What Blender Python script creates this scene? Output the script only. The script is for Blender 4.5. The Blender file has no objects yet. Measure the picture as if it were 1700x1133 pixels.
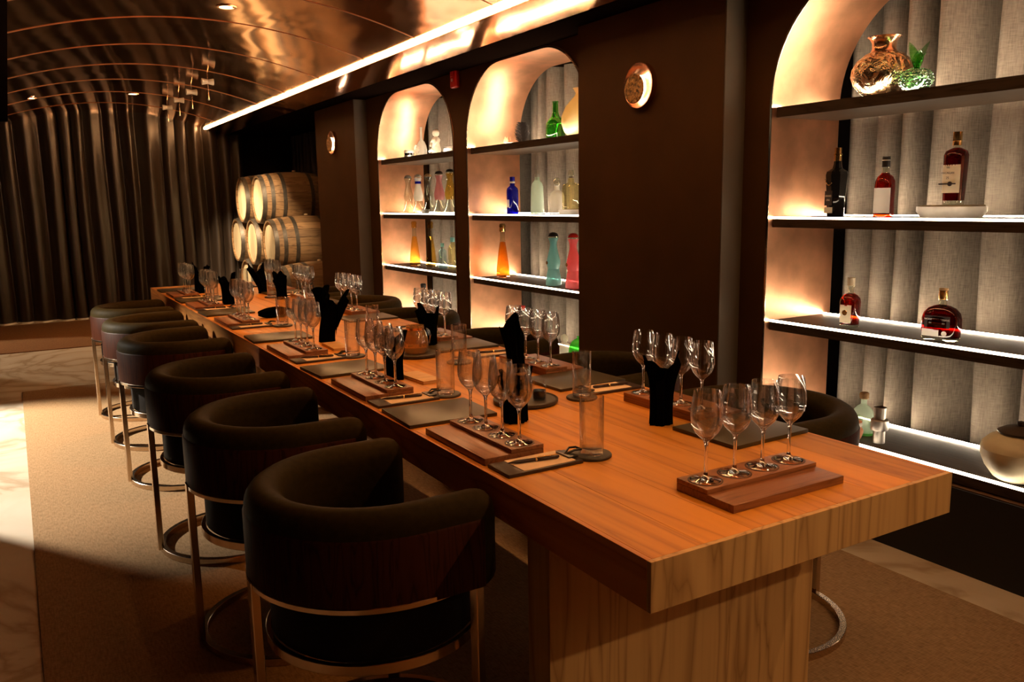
import bpy, bmesh, math, random
from mathutils import Matrix, Vector
random.seed(7)
PI = math.pi
R = math.radians
sc = bpy.context.scene
COL = sc.collection

# ------------------------------------------------------------------ camera
CAMZ = 1.425
def make_camera(f=1380.3, yaw=0.536881, pitch=0.166166, roll=0.0157131):
    cy, sy, cp, sp = math.cos(yaw), math.sin(yaw), math.cos(pitch), math.sin(pitch)
    fwd = Vector((sy*cp, cy*cp, -sp)); right = Vector((cy, -sy, 0)); down = fwd.cross(right)
    c, s = math.cos(roll), math.sin(roll)
    r = c*right + s*down; d = -s*right + c*down
    cam = bpy.data.cameras.new('camera'); cam.sensor_width = 36; cam.lens = f/1700*36
    cam.clip_start = .02; cam.clip_end = 100
    o = bpy.data.objects.new('camera', cam); COL.objects.link(o)
    u = -d; b = -fwd
    o.matrix_world = Matrix(((r.x, u.x, b.x, 0), (r.y, u.y, b.y, 0), (r.z, u.z, b.z, CAMZ), (0, 0, 0, 1)))
    sc.camera = o
make_camera()

# ------------------------------------------------------------------ world, exposure
w = bpy.data.worlds.new('world'); sc.world = w; w.use_nodes = True
w.node_tree.nodes['Background'].inputs[0].default_value = (1, .75, .5, 1)
w.node_tree.nodes['Background'].inputs[1].default_value = 0.0
vs = sc.view_settings
vs.view_transform = 'Standard'; vs.look = 'None'; vs.gamma = 1.0; vs.use_curve_mapping = False
vs.exposure = 0.0
sc.cycles.max_bounces = 24; sc.cycles.transparent_max_bounces = 40; sc.cycles.transmission_bounces = 24
sc.cycles.glossy_bounces = 6; sc.cycles.diffuse_bounces = 4

# ---- light strengths (all real lamps of the room)
P_DOWN = 84.0        # downlights in the copper vault
P_SIDE = 2300.0       # lamp of the room on the left, shining in past the side wall
P_BARREL = 380.0     # spots on the barrels
E_SHELF = 92.0       # led strips at the back of the shelves
E_FRONT = 17.0       # led strips in the front edge of the shelves
E_COVE = 56.0        # led strip in the cove
WARM = (1.0, .37, .06)
LEDC = (1.0, .80, .56)

def spot(name, loc, target, power, color, angle, blend, size, parent=None):
    l = bpy.data.lights.new(name, 'SPOT'); l.energy = power; l.color = color
    l.spot_size = R(angle); l.spot_blend = blend; l.shadow_soft_size = size
    o = bpy.data.objects.new(name, l); COL.objects.link(o)
    o.location = loc
    o.rotation_euler = (Vector(target)-Vector(loc)).to_track_quat('-Z', 'Y').to_euler()
    return o

# the lamp of the neighbouring space, left of the picture
spot('side_room_spot', (-2.21, 7.25, 2.36), (-.42, 5.75, 0), P_SIDE, (1.0, .90, .74), 50, .55, .04)
spot('side_room_spot', (-2.30, 11.2, 2.36), (-.20, 9.3, 0), P_SIDE*.16, (1.0, .80, .54), 42, .25, .04)

# ------------------------------------------------------------------ materials
MATS = {}
def nt_new(name):
    m = bpy.data.materials.new(name); m.use_nodes = True
    nt = m.node_tree; return m, nt, nt.nodes['Principled BSDF']
def N(nt, t, **kw):
    n = nt.nodes.new(t)
    for k, v in kw.items():
        if k.startswith('_'): setattr(n, k[1:], v)
        else: n.inputs[k.replace('__', ' ')].default_value = v
    return n
def plain(name, col, rough=.5, metal=0, noise=0, nscale=20, bump=0, spec=None, sheen=0, coat=0):
    m, nt, b = nt_new(name)
    b.inputs['Base Color'].default_value = (*col, 1); b.inputs['Roughness'].default_value = rough
    b.inputs['Metallic'].default_value = metal
    if spec is not None: b.inputs['Specular IOR Level'].default_value = spec
    if sheen: b.inputs['Sheen Weight'].default_value = sheen
    if coat: b.inputs['Coat Weight'].default_value = coat
    if noise or bump:
        tc = N(nt, 'ShaderNodeTexCoord'); no = N(nt, 'ShaderNodeTexNoise', Scale=nscale, Detail=5)
        nt.links.new(tc.outputs['Object'], no.inputs['Vector'])
        if noise:
            r = N(nt, 'ShaderNodeValToRGB')
            r.color_ramp.elements[0].position = .3; r.color_ramp.elements[1].position = .7
            r.color_ramp.elements[0].color = (*[c*(1-noise) for c in col], 1)
            r.color_ramp.elements[1].color = (*[min(1, c*(1+noise)) for c in col], 1)
            nt.links.new(no.outputs['Fac'], r.inputs['Fac']); nt.links.new(r.outputs['Color'], b.inputs['Base Color'])
        if bump:
            bp = N(nt, 'ShaderNodeBump', Strength=bump, Distance=.01)
            nt.links.new(no.outputs['Fac'], bp.inputs['Height']); nt.links.new(bp.outputs['Normal'], b.inputs['Normal'])
    MATS[name] = m; return m
def wood(name, c1, c2, axis=1, scale=1.0, rough=.4, var=.25, spec=.4):
    """oak-like grain running along the given axis (0 x, 1 y, 2 z)"""
    m, nt, b = nt_new(name)
    tc = N(nt, 'ShaderNodeTexCoord'); oi = N(nt, 'ShaderNodeObjectInfo')
    mp = N(nt, 'ShaderNodeMapping')
    s = [14*scale]*3; s[axis] = 1.1*scale; mp.inputs['Scale'].default_value = s
    add = N(nt, 'ShaderNodeVectorMath', _operation='ADD'); mul = N(nt, 'ShaderNodeVectorMath', _operation='SCALE')
    cmb = N(nt, 'ShaderNodeCombineXYZ')
    for i in range(3): nt.links.new(oi.outputs['Random'], cmb.inputs[i])
    nt.links.new(cmb.outputs[0], mul.inputs[0]); mul.inputs['Scale'].default_value = 37.0
    nt.links.new(tc.outputs['Object'], add.inputs[0]); nt.links.new(mul.outputs[0], add.inputs[1])
    nt.links.new(add.outputs[0], mp.inputs['Vector'])
    n1 = N(nt, 'ShaderNodeTexNoise', Scale=.9, Detail=3, Distortion=.6)
    nt.links.new(mp.outputs[0], n1.inputs['Vector'])
    # cathedral rings from banding of the warped field
    mm = N(nt, 'ShaderNodeMath', _operation='MULTIPLY'); mm.inputs[1].default_value = 26
    nt.links.new(n1.outputs['Fac'], mm.inputs[0])
    sn = N(nt, 'ShaderNodeMath', _operation='SINE'); nt.links.new(mm.outputs[0], sn.inputs[0])
    ab = N(nt, 'ShaderNodeMath', _operation='ABSOLUTE'); nt.links.new(sn.outputs[0], ab.inputs[0])
    pw = N(nt, 'ShaderNodeMath', _operation='POWER'); pw.inputs[1].default_value = .45; nt.links.new(ab.outputs[0], pw.inputs[0])
    mp2 = N(nt, 'ShaderNodeMapping'); s2 = [120*scale]*3; s2[axis] = 3*scale; mp2.inputs['Scale'].default_value = s2
    nt.links.new(add.outputs[0], mp2.inputs['Vector'])
    n2 = N(nt, 'ShaderNodeTexNoise', Scale=1, Detail=2); nt.links.new(mp2.outputs[0], n2.inputs['Vector'])
    mix = N(nt, 'ShaderNodeMath', _operation='MULTIPLY_ADD'); mix.inputs[1].default_value = .62
    nt.links.new(pw.outputs[0], mix.inputs[0])
    m3 = N(nt, 'ShaderNodeMath', _operation='MULTIPLY'); m3.inputs[1].default_value = .38
    nt.links.new(n2.outputs['Fac'], m3.inputs[0]); nt.links.new(m3.outputs[0], mix.inputs[2])
    ra = N(nt, 'ShaderNodeValToRGB'); ra.color_ramp.elements[0].color = (*c1, 1); ra.color_ramp.elements[1].color = (*c2, 1)
    ra.color_ramp.elements[0].position = .15; ra.color_ramp.elements[1].position = .8
    nt.links.new(mix.outputs[0], ra.inputs['Fac'])
    hs = N(nt, 'ShaderNodeHueSaturation'); nt.links.new(ra.outputs['Color'], hs.inputs['Color'])
    vm = N(nt, 'ShaderNodeMapRange'); vm.inputs['To Min'].default_value = 1-var; vm.inputs['To Max'].default_value = 1+var
    nt.links.new(oi.outputs['Random'], vm.inputs['Value']); nt.links.new(vm.outputs[0], hs.inputs['Value'])
    nt.links.new(hs.outputs['Color'], b.inputs['Base Color'])
    b.inputs['Roughness'].default_value = rough; b.inputs['Specular IOR Level'].default_value = spec
    bp = N(nt, 'ShaderNodeBump', Strength=.12, Distance=.002); nt.links.new(mix.outputs[0], bp.inputs['Height'])
    nt.links.new(bp.outputs['Normal'], b.inputs['Normal'])
    MATS[name] = m; return m
def copper(name, col, rough, bumpscale=1.4, bump=.25, rvar=.1, stretch=(1, 1, 1)):
    m, nt, b = nt_new(name)
    b.inputs['Metallic'].default_value = 1
    tc = N(nt, 'ShaderNodeTexCoord'); mp = N(nt, 'ShaderNodeMapping'); mp.inputs['Scale'].default_value = stretch
    nt.links.new(tc.outputs['Object'], mp.inputs['Vector'])
    no = N(nt, 'ShaderNodeTexNoise', Scale=bumpscale, Detail=2, Distortion=.8); nt.links.new(mp.outputs[0], no.inputs['Vector'])
    bp = N(nt, 'ShaderNodeBump', Strength=bump, Distance=.05)
    nt.links.new(no.outputs['Fac'], bp.inputs['Height']); nt.links.new(bp.outputs['Normal'], b.inputs['Normal'])
    n2 = N(nt, 'ShaderNodeTexNoise', Scale=bumpscale*3, Detail=6); nt.links.new(mp.outputs[0], n2.inputs['Vector'])
    mr = N(nt, 'ShaderNodeMapRange'); mr.inputs['To Min'].default_value = max(.03, rough-rvar); mr.inputs['To Max'].default_value = rough+rvar
    nt.links.new(n2.outputs['Fac'], mr.inputs['Value']); nt.links.new(mr.outputs[0], b.inputs['Roughness'])
    ra = N(nt, 'ShaderNodeValToRGB'); ra.color_ramp.elements[0].position = .35; ra.color_ramp.elements[1].position = .7
    ra.color_ramp.elements[0].color = (*[c*.72 for c in col], 1); ra.color_ramp.elements[1].color = (*col, 1)
    nt.links.new(n2.outputs['Fac'], ra.inputs['Fac']); nt.links.new(ra.outputs['Color'], b.inputs['Base Color'])
    MATS[name] = m; return m
def emit(name, col, strength):
    m = bpy.data.materials.new(name); m.use_nodes = True; nt = m.node_tree; nt.nodes.clear()
    e = N(nt, 'ShaderNodeEmission'); e.inputs[0].default_value = (*col, 1); e.inputs[1].default_value = strength
    o = N(nt, 'ShaderNodeOutputMaterial'); nt.links.new(e.outputs[0], o.inputs[0]); MATS[name] = m; return m
def glass(name, tint=(1, 1, 1), base=.05, rough=.02, edge=.75, frost=0.0):
    """thin-walled glass: clear (or tinted) seen straight on, mirror-like at grazing angles"""
    m = bpy.data.materials.new(name); m.use_nodes = True; nt = m.node_tree; nt.nodes.clear()
    t = N(nt, 'ShaderNodeBsdfTransparent'); t.inputs[0].default_value = (*tint, 1)
    g = N(nt, 'ShaderNodeBsdfGlossy'); g.inputs['Roughness'].default_value = rough
    lw = N(nt, 'ShaderNodeLayerWeight', Blend=.35)
    mr = N(nt, 'ShaderNodeMapRange'); mr.inputs['To Min'].default_value = base; mr.inputs['To Max'].default_value = edge
    pw = N(nt, 'ShaderNodeMath', _operation='POWER'); pw.inputs[1].default_value = 2.2
    nt.links.new(lw.outputs['Facing'], pw.inputs[0]); nt.links.new(pw.outputs[0], mr.inputs['Value'])
    mx = N(nt, 'ShaderNodeMixShader'); nt.links.new(mr.outputs[0], mx.inputs[0])
    src = t
    if frost:
        d = N(nt, 'ShaderNodeBsdfTranslucent'); d.inputs[0].default_value = (*tint, 1)
        d2 = N(nt, 'ShaderNodeBsdfDiffuse'); d2.inputs[0].default_value = (*tint, 1)
        a = N(nt, 'ShaderNodeMixShader'); a.inputs[0].default_value = .5
        nt.links.new(d.outputs[0], a.inputs[1]); nt.links.new(d2.outputs[0], a.inputs[2])
        src = N(nt, 'ShaderNodeMixShader'); src.inputs[0].default_value = frost
        nt.links.new(t.outputs[0], src.inputs[1]); nt.links.new(a.outputs[0], src.inputs[2])
    nt.links.new(src.outputs[0], mx.inputs[1]); nt.links.new(g.outputs[0], mx.inputs[2])
    o = N(nt, 'ShaderNodeOutputMaterial'); nt.links.new(mx.outputs[0], o.inputs[0]); MATS[name] = m; return m
def stemware(name, mixf=.20):
    m = bpy.data.materials.new(name); m.use_nodes = True; nt = m.node_tree; nt.nodes.clear()
    t = N(nt, 'ShaderNodeBsdfTransparent'); t.inputs[0].default_value = (.97, .97, .97, 1)
    g = N(nt, 'ShaderNodeBsdfGlass'); g.inputs['Roughness'].default_value = 0; g.inputs['IOR'].default_value = 1.48
    mx = N(nt, 'ShaderNodeMixShader')
    lw = N(nt, 'ShaderNodeLayerWeight', Blend=.5)
    pw = N(nt, 'ShaderNodeMath', _operation='POWER'); pw.inputs[1].default_value = 1.6
    mr = N(nt, 'ShaderNodeMapRange'); mr.inputs['To Min'].default_value = mixf; mr.inputs['To Max'].default_value = 1.0
    nt.links.new(lw.outputs['Facing'], pw.inputs[0]); nt.links.new(pw.outputs[0], mr.inputs['Value']); nt.links.new(mr.outputs[0], mx.inputs[0])
    nt.links.new(t.outputs[0], mx.inputs[1]); nt.links.new(g.outputs[0], mx.inputs[2])
    o = N(nt, 'ShaderNodeOutputMaterial'); nt.links.new(mx.outputs[0], o.inputs[0]); MATS[name] = m; return m
def fabric(name, c1, c2, wx, wz, rough=.9, bump=.3, spec=.2, sheen=0.0):
    """woven cloth: fine threads across and along"""
    m, nt, b = nt_new(name)
    tc = N(nt, 'ShaderNodeTexCoord')
    a = N(nt, 'ShaderNodeMapping'); a.inputs['Scale'].default_value = wx; nt.links.new(tc.outputs['Object'], a.inputs['Vector'])
    c = N(nt, 'ShaderNodeMapping'); c.inputs['Scale'].default_value = wz; nt.links.new(tc.outputs['Object'], c.inputs['Vector'])
    n1 = N(nt, 'ShaderNodeTexNoise', Scale=1, Detail=2); nt.links.new(a.outputs[0], n1.inputs['Vector'])
    n2 = N(nt, 'ShaderNodeTexNoise', Scale=1, Detail=2); nt.links.new(c.outputs[0], n2.inputs['Vector'])
    ad = N(nt, 'ShaderNodeMath', _operation='ADD'); nt.links.new(n1.outputs['Fac'], ad.inputs[0]); nt.links.new(n2.outputs['Fac'], ad.inputs[1])
    hv = N(nt, 'ShaderNodeMath', _operation='MULTIPLY'); hv.inputs[1].default_value = .5; nt.links.new(ad.outputs[0], hv.inputs[0])
    ra = N(nt, 'ShaderNodeValToRGB'); ra.color_ramp.elements[0].position = .35; ra.color_ramp.elements[1].position = .65
    ra.color_ramp.elements[0].color = (*c1, 1); ra.color_ramp.elements[1].color = (*c2, 1)
    nt.links.new(hv.outputs[0], ra.inputs['Fac']); nt.links.new(ra.outputs['Color'], b.inputs['Base Color'])
    bp = N(nt, 'ShaderNodeBump', Strength=bump, Distance=.003); nt.links.new(hv.outputs[0], bp.inputs['Height'])
    nt.links.new(bp.outputs['Normal'], b.inputs['Normal'])
    b.inputs['Roughness'].default_value = rough; b.inputs['Specular IOR Level'].default_value = spec
    if sheen: b.inputs['Sheen Weight'].default_value = sheen
    MATS[name] = m; return m
def marble(name):
    m, nt, b = nt_new(name)
    tc = N(nt, 'ShaderNodeTexCoord')
    n1 = N(nt, 'ShaderNodeTexNoise', Scale=1.3, Detail=6, Distortion=1.2); nt.links.new(tc.outputs['Object'], n1.inputs['Vector'])
    s = N(nt, 'ShaderNodeMath', _operation='SUBTRACT'); s.inputs[1].default_value = .5; nt.links.new(n1.outputs['Fac'], s.inputs[0])
    ab = N(nt, 'ShaderNodeMath', _operation='ABSOLUTE'); nt.links.new(s.outputs[0], ab.inputs[0])
    r = N(nt, 'ShaderNodeValToRGB')
    r.color_ramp.elements[0].position = 0; r.color_ramp.elements[0].color = (.46, .35, .24, 1)
    r.color_ramp.elements[1].position = .05; r.color_ramp.elements[1].color = (.62, .52, .40, 1)
    e = r.color_ramp.elements.new(.25); e.color = (.72, .63, .52, 1)
    nt.links.new(ab.outputs[0], r.inputs['Fac']); nt.links.new(r.outputs['Color'], b.inputs['Base Color'])
    b.inputs['Roughness'].default_value = .22
    MATS[name] = m; return m

wood('oak', (.36, .13, .018), (.60, .255, .038), 1, .45, .42, .20, .3)
wood('oak_end', (.30, .16, .06), (.60, .38, .17), 2, .6, .5, .05)
wood('oak_side', (.36, .11, .025), (.66, .27, .065), 1, .6, .45, .05)
wood('board_wood', (.14, .05, .022), (.30, .12, .05), 1, 1.6, .34, .12)
wood('shelf_wood', (.026, .016, .010), (.060, .039, .025), 1, 1.2, .45, .05, .12)
wood('barrel_wood', (.11, .05, .02), (.27, .15, .065), 0, 1.2, .6, .3)
wood('barrel_head', (.62, .45, .24), (.80, .62, .37), 2, 1.2, .6, .12)
wood('pale_wood', (.40, .22, .09), (.62, .38, .17), 0, 2, .5, .1)
wood('chair_veneer', (.014, .004, .002), (.045, .011, .004), 2, 1.5, .5, .1, .05)
copper('copper_ceiling', (.88, .46, .23), .11, 1.0, .32, .05, (1, .6, 1))
copper('copper_niche', (.98, .51, .30), .36, 2.2, .03, .07)
copper('copper_smooth', (.92, .52, .32), .24, 3, .05, .04)
plain('copper_seam', (.85, .48, .30), .35, 1)
plain('wall_paint', (.076, .033, .010), .6, 0, .12, 3, .02, .10)
plain('wall_side', (.13, .10, .07), .6, 0, .08, 4)
plain('dark_paint', (.012, .007, .005), .6, 0, 0, 20, 0, .1)
plain('black_paint', (.006, .005, .005), .6)
plain('soffit_paint', (.006, .003, .002), .8, 0, 0, 20, 0, 0)
plain('leather', (.029, .019, .005), .6, 0, .15, 60, .05, .04)
plain('leather_dark', (.010, .006, .004), .6, 0, .1, 60, .04, .12)
plain('chrome_bronze', (.62, .50, .38), .18, 1)
plain('napkin_black', (.0018, .0018, .002), 1.0, 0, 0, 20, 0, .0)
plain('menu_black', (.050, .038, .016), .36, 0, .1, 200, .02)
plain('note_board', (.035, .018, .010), .38)
plain('paper', (.78, .58, .42), .8, 0, .04, 40)
plain('pen_black', (.03, .012, .010), .25)
plain('slate', (.035, .028, .022), .5, 0, .2, 60, .05)
plain('gold', (.80, .55, .22), .25, 1)
plain('steel', (.46, .43, .40), .40, 1)
plain('iron_hoop', (.11, .09, .07), .5, .8, .2, 30)
plain('red_plastic', (.75, .02, .012), .28)
plain('white_plastic', (.85, .82, .76), .4)
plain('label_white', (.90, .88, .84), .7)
plain('label_cream', (.82, .72, .54), .7)
plain('print_dark', (.03, .02, .02), .6)
plain('print_white', (.88, .84, .80), .6)
plain('cork', (.62, .40, .20), .8, 0, .2, 120)
plain('plastic_black', (.02, .016, .014), .3)
plain('bark', (.075, .05, .028), .8, 0, .3, 40, .4)
plain('stone_white', (.85, .82, .76), .5, 0, .12, 18, .2)
plain('stone_top', (.22, .15, .07), .6, 0, .4, 30, .2)
plain('ceramic_cream', (.74, .66, .46), .42, 0, .10, 9)
plain('ceramic_dark', (.055, .035, .022), .45, 0, .2, 12)
plain('clay', (.80, .36, .20), .6, 0, .12, 20)
plain('figurine', (.78, .70, .58), .5, 0, .1, 40, .1)
plain('sconce_disc', (.38, .21, .07), .5, .3, .92, 75, 1.0)
plain('pinecone', (.022, .012, .008), .7, 0, .4, 60)
plain('bowl_grey', (.30, .28, .24), .5)
plain('jar_white', (.80, .76, .68), .4)
plain('leaf_green', (.10, .16, .07), .35, 0, .3, 40)
fabric('linen', (.13, .105, .083), (.25, .21, .17), (20, 30, 620), (60, 520, 20), .92, .2)
fabric('drape', (.020, .012, .007), (.045, .028, .018), (30, 30, 3), (300, 300, 300), .36, .1, .8)
fabric('rug', (.20, .12, .058), (.35, .215, .11), (160, 30, 1), (30, 260, 1), .95, .6, .1)
fabric('rug_far', (.15, .07, .03), (.24, .12, .05), (110, 16, 1), (16, 190, 1), .95, .6)
marble('marble')
emit('led_shelf', LEDC, E_SHELF)
emit('led_front', LEDC, E_FRONT)
emit('led_cove', (1.0, .54, .22), E_COVE)
emit('lamp_disc', (1.0, .82, .55), 12.0)
emit('sconce_glow', (1.0, .74, .52), 34.0)
glass('glass_clear', (.985, .985, .98), .035, .01, .70)
stemware('glass_bowl'); stemware('glass_tumbler', .10)
m_ = bpy.data.materials.new('glass_stem'); m_.use_nodes = True; nt_ = m_.node_tree; nt_.nodes.clear()
g_ = N(nt_, 'ShaderNodeBsdfGlass', IOR=1.5, Roughness=0.0); o_ = N(nt_, 'ShaderNodeOutputMaterial'); nt_.links.new(g_.outputs[0], o_.inputs[0]); MATS['glass_stem'] = m_
glass('glass_bottle', (.88, .90, .82), .12, .05, .8)
glass('glass_amber', (.86, .52, .14), .05, .03, .5)
glass('glass_gold', (.95, .76, .30), .05, .03, .5)
glass('glass_pale', (.93, .88, .62), .05, .03, .5)
glass('glass_whisky', (.50, .06, .012), .06, .03, .5)
glass('glass_dark', (.30, .012, .010), .06, .03, .5)
glass('glass_green', (.42, .78, .36), .06, .03, .6)
glass('glass_emerald', (.62, .84, .66), .16, .08, .8)
glass('glass_cobalt', (.03, .03, .55), .05, .05, .5, .35)
glass('glass_frost', (.80, .93, .84), .03, .2, .3, .75)
glass('glass_milk', (.95, .93, .86), .03, .2, .3, .7)
copper('mercury_glass', (.70, .50, .30), .26, 16, .55, .10)
glass('glass_teal', (.32, .62, .62), .03, .2, .25, .85)
glass('glass_pink', (.95, .30, .33), .03, .2, .25, .85)
glass('glass_mauve', (.72, .40, .40), .04, .1, .3, .45)
glass('glass_vase', (.86, .66, .40), .18, .10, .8, .25)
glass('glass_amber_vase', (.98, .80, .45), .03, .2, .3, .8)
glass('glass_limegreen', (.20, .85, .20), .03, .2, .3, .75)
plain('glass_black', (.008, .007, .007), .08)
glass('glass_cyan', (.72, .90, .95), .05, .05, .5)

# ------------------------------------------------------------------ mesh tools
class MB:
    def __init__(s): s.v = []; s.f = []
    def add(s, v, f):
        o = len(s.v); s.v += [tuple(p) for p in v]; s.f += [tuple(i+o for i in q) for q in f]; return s
    def box(s, x0, x1, y0, y1, z0, z1):
        return s.add([(x0, y0, z0), (x1, y0, z0), (x1, y1, z0), (x0, y1, z0), (x0, y0, z1), (x1, y0, z1), (x1, y1, z1), (x0, y1, z1)],
                     [(0, 3, 2, 1), (4, 5, 6, 7), (0, 1, 5, 4), (1, 2, 6, 5), (2, 3, 7, 6), (3, 0, 4, 7)])
    def lathe(s, prof, seg=24, cx=0, cy=0, sx=1, sy=1, power=2.0, axis='z', cap=True):
        """profile of (radius, height); power > 2 squares the section off"""
        v = []; n = len(prof)
        for (r, z) in prof:
            for k in range(seg):
                a = 2*PI*(k+.5)/seg; c, si = math.cos(a), math.sin(a)
                if power != 2.0:
                    q = (abs(c)**power+abs(si)**power)**(-1/power); c *= q; si *= q
                p = (cx+r*sx*c, cy+r*sy*si, z)
                if axis == 'x': p = (z, cx+r*c, cy+r*si)
                if axis == 'y': p = (cx+r*c, z, cy+r*si)
                v.append(p)
        f = [(i*seg+k, i*seg+(k+1) % seg, (i+1)*seg+(k+1) % seg, (i+1)*seg+k) for i in range(n-1) for k in range(seg)]
        if cap:
            if prof[0][0] > 1e-5: f.append(tuple(range(seg))[::-1])
            if prof[-1][0] > 1e-5: f.append(tuple((n-1)*seg+k for k in range(seg)))
        return s.add(v, f)
    def tube(s, pts, r, seg=8, closed=False):
        pts = [Vector(p) for p in pts]; n = len(pts); v = []
        for i, p in enumerate(pts):
            if closed: t = pts[(i+1) % n]-pts[i-1]
            else: t = pts[min(i+1, n-1)]-pts[max(i-1, 0)]
            t.normalize(); up = Vector((0, 0, 1)) if abs(t.z) < .95 else Vector((1, 0, 0))
            a = t.cross(up).normalized(); b = a.cross(t)
            rr = r[i] if isinstance(r, (list, tuple)) else r
            for k in range(seg):
                q = 2*PI*k/seg; v.append(p+a*math.cos(q)*rr+b*math.sin(q)*rr)
        m = n if closed else n-1
        f = [(i*seg+k, i*seg+(k+1) % seg, ((i+1) % n)*seg+(k+1) % seg, ((i+1) % n)*seg+k) for i in range(m) for k in range(seg)]
        if not closed: f += [tuple(range(seg))[::-1], tuple((n-1)*seg+k for k in range(seg))]
        return s.add(v, f)
    def sweep(s, path, nrm, sec, caps=True):
        """sec: closed list of (across, z), path: (x, y), nrm: (nx, ny)"""
        k = len(sec); v = []
        for (p, n, sc_) in zip(path, nrm, [1]*len(path)):
            for (a, z) in sec: v.append((p[0]+n[0]*a, p[1]+n[1]*a, z))
        f = [(i*k+j, (i+1)*k+j, (i+1)*k+(j+1) % k, i*k+(j+1) % k) for i in range(len(path)-1) for j in range(k)]
        if caps: f += [tuple(range(k)), tuple((len(path)-1)*k+j for j in range(k))[::-1]]
        return s.add(v, f)
    def grid(s, fn, nu, nv):
        v = [fn(i/nu, j/nv) for i in range(nu+1) for j in range(nv+1)]
        return s.add(v, [(i*(nv+1)+j, (i+1)*(nv+1)+j, (i+1)*(nv+1)+j+1, i*(nv+1)+j+1) for i in range(nu) for j in range(nv)])
    def mesh(s, name, mat, smooth=35, bevel=0, bseg=2):
        me = bpy.data.meshes.new(name); me.from_pydata(s.v, [], s.f); me.update()
        bm = bmesh.new(); bm.from_mesh(me)
        bmesh.ops.remove_doubles(bm, verts=bm.verts, dist=1e-6)
        bmesh.ops.recalc_face_normals(bm, faces=bm.faces)
        if bevel:
            bmesh.ops.bevel(bm, geom=[e for e in bm.edges if len(e.link_faces) == 2 and e.calc_face_angle(0) > .6], offset=bevel, segments=bseg, profile=.6, affect='EDGES')
        bm.to_mesh(me); bm.free()
        if smooth: me.shade_smooth(); me.set_sharp_from_angle(angle=R(smooth))
        me.materials.append(MATS[mat]); return me
def link(name, data, parent=None, loc=(0, 0, 0), rz=0.0, rot=None):
    o = bpy.data.objects.new(name, data); COL.objects.link(o)
    o.location = loc; o.rotation_euler = rot if rot else (0, 0, rz)
    if parent: o.parent = parent
    return o
def tag(o, label, cat, group=None):
    o['label'] = label; o['category'] = cat
    if group: o['group'] = group
    return o
def thing(name, label, cat, loc=(0, 0, 0), rz=0.0, group=None):
    return tag(link(name, None, None, loc, rz), label, cat, group)
def struct(name, me, loc=(0, 0, 0)):
    o = link(name, me, None, loc); o['kind'] = 'structure'; return o
def boxme(name, d, mat, bevel=0, smooth=35): return MB().box(*d).mesh(name, mat, smooth, bevel)
def text_mesh(name, s, size, mat, align='CENTER'):
    cu = bpy.data.curves.new(name, 'FONT'); cu.body = s; cu.size = size; cu.align_x = align; cu.align_y = 'CENTER'; cu.extrude = .0002
    o = bpy.data.objects.new(name, cu); COL.objects.link(o)
    dg = bpy.context.evaluated_depsgraph_get(); me = bpy.data.meshes.new_from_object(o.evaluated_get(dg))
    bpy.data.objects.remove(o); me.materials.clear(); me.materials.append(MATS[mat]); return me
ORD = ['first', 'second', 'third', 'fourth', 'fifth', 'sixth', 'seventh']

# ------------------------------------------------------------------ room shell
XW = 2.986          # face of the right wall
XB = 3.44           # back of the niches
YF = 12.07          # far curtain
SOF = 2.39          # soffit height
NICHES = [(1.17, 2.70), (4.09, 5.62), (5.85, 7.38)]      # near to far
SHELF_Z = [1.825, 1.335, .858, .38]
def zt(i): return 2.365 if i == 0 else 2.375
def rr_(i): return .52 if i == 0 else .50
def arch(i, n=14, off=0.0, z0=.30):
    """outline of niche i, from the foot of its far side over the arch to the foot of its near side"""
    y0, y1 = NICHES[i]; y0 -= off; y1 += off; r = rr_(i)+off; t = zt(i)+off
    p = [(y1, z0)]
    for k in range(n+1): a = PI/2*k/n; p.append((y1-r+r*math.cos(a), t-r+r*math.sin(a)))
    for k in range(n+1): a = PI/2*k/n; p.append((y0+r-r*math.sin(a), t-r+r*math.cos(a)))
    p.append((y0, z0)); return p

struct('floor', boxme('floor', (-5.5, 3.9, -3.2, 12.6, -.06, 0), 'marble'))
wr = MB()
ys = [-3.2]+[y for n in NICHES for y in n]+[7.75]
for k in range(0, len(ys), 2): wr.box(XW, XW+.05, ys[k]+(.012 if k else 0), ys[k+1]-(.012 if k < 6 else 0), 0, 2.62)        # piers
for i in range(3):
    a = arch(i)[1:-1]; T = 2.62
    v = []
    for (y, z) in a: v += [(XW, y, z), (XW, y, T)]
    v = [(XW, NICHES[i][1]+.012, a[0][1]), (XW, NICHES[i][1]+.012, T)]+v+[(XW, NICHES[i][0]-.012, a[-1][1]), (XW, NICHES[i][0]-.012, T)]
    wr.add(v, [(2*k, 2*k+2, 2*k+3, 2*k+1) for k in range(len(a)+1)])
    wr.box(XW, XW+.05, NICHES[i][0], NICHES[i][1], 0, .33)
wall_right = struct('wall_right', wr.mesh('wall_right', 'wall_paint', 20))
pl = MB()
struct('baseboard_right', MB().box(XW-.006, XW, -3.2, 2.86, 0, .325).mesh('baseboard_right', 'black_paint', 0))
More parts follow.
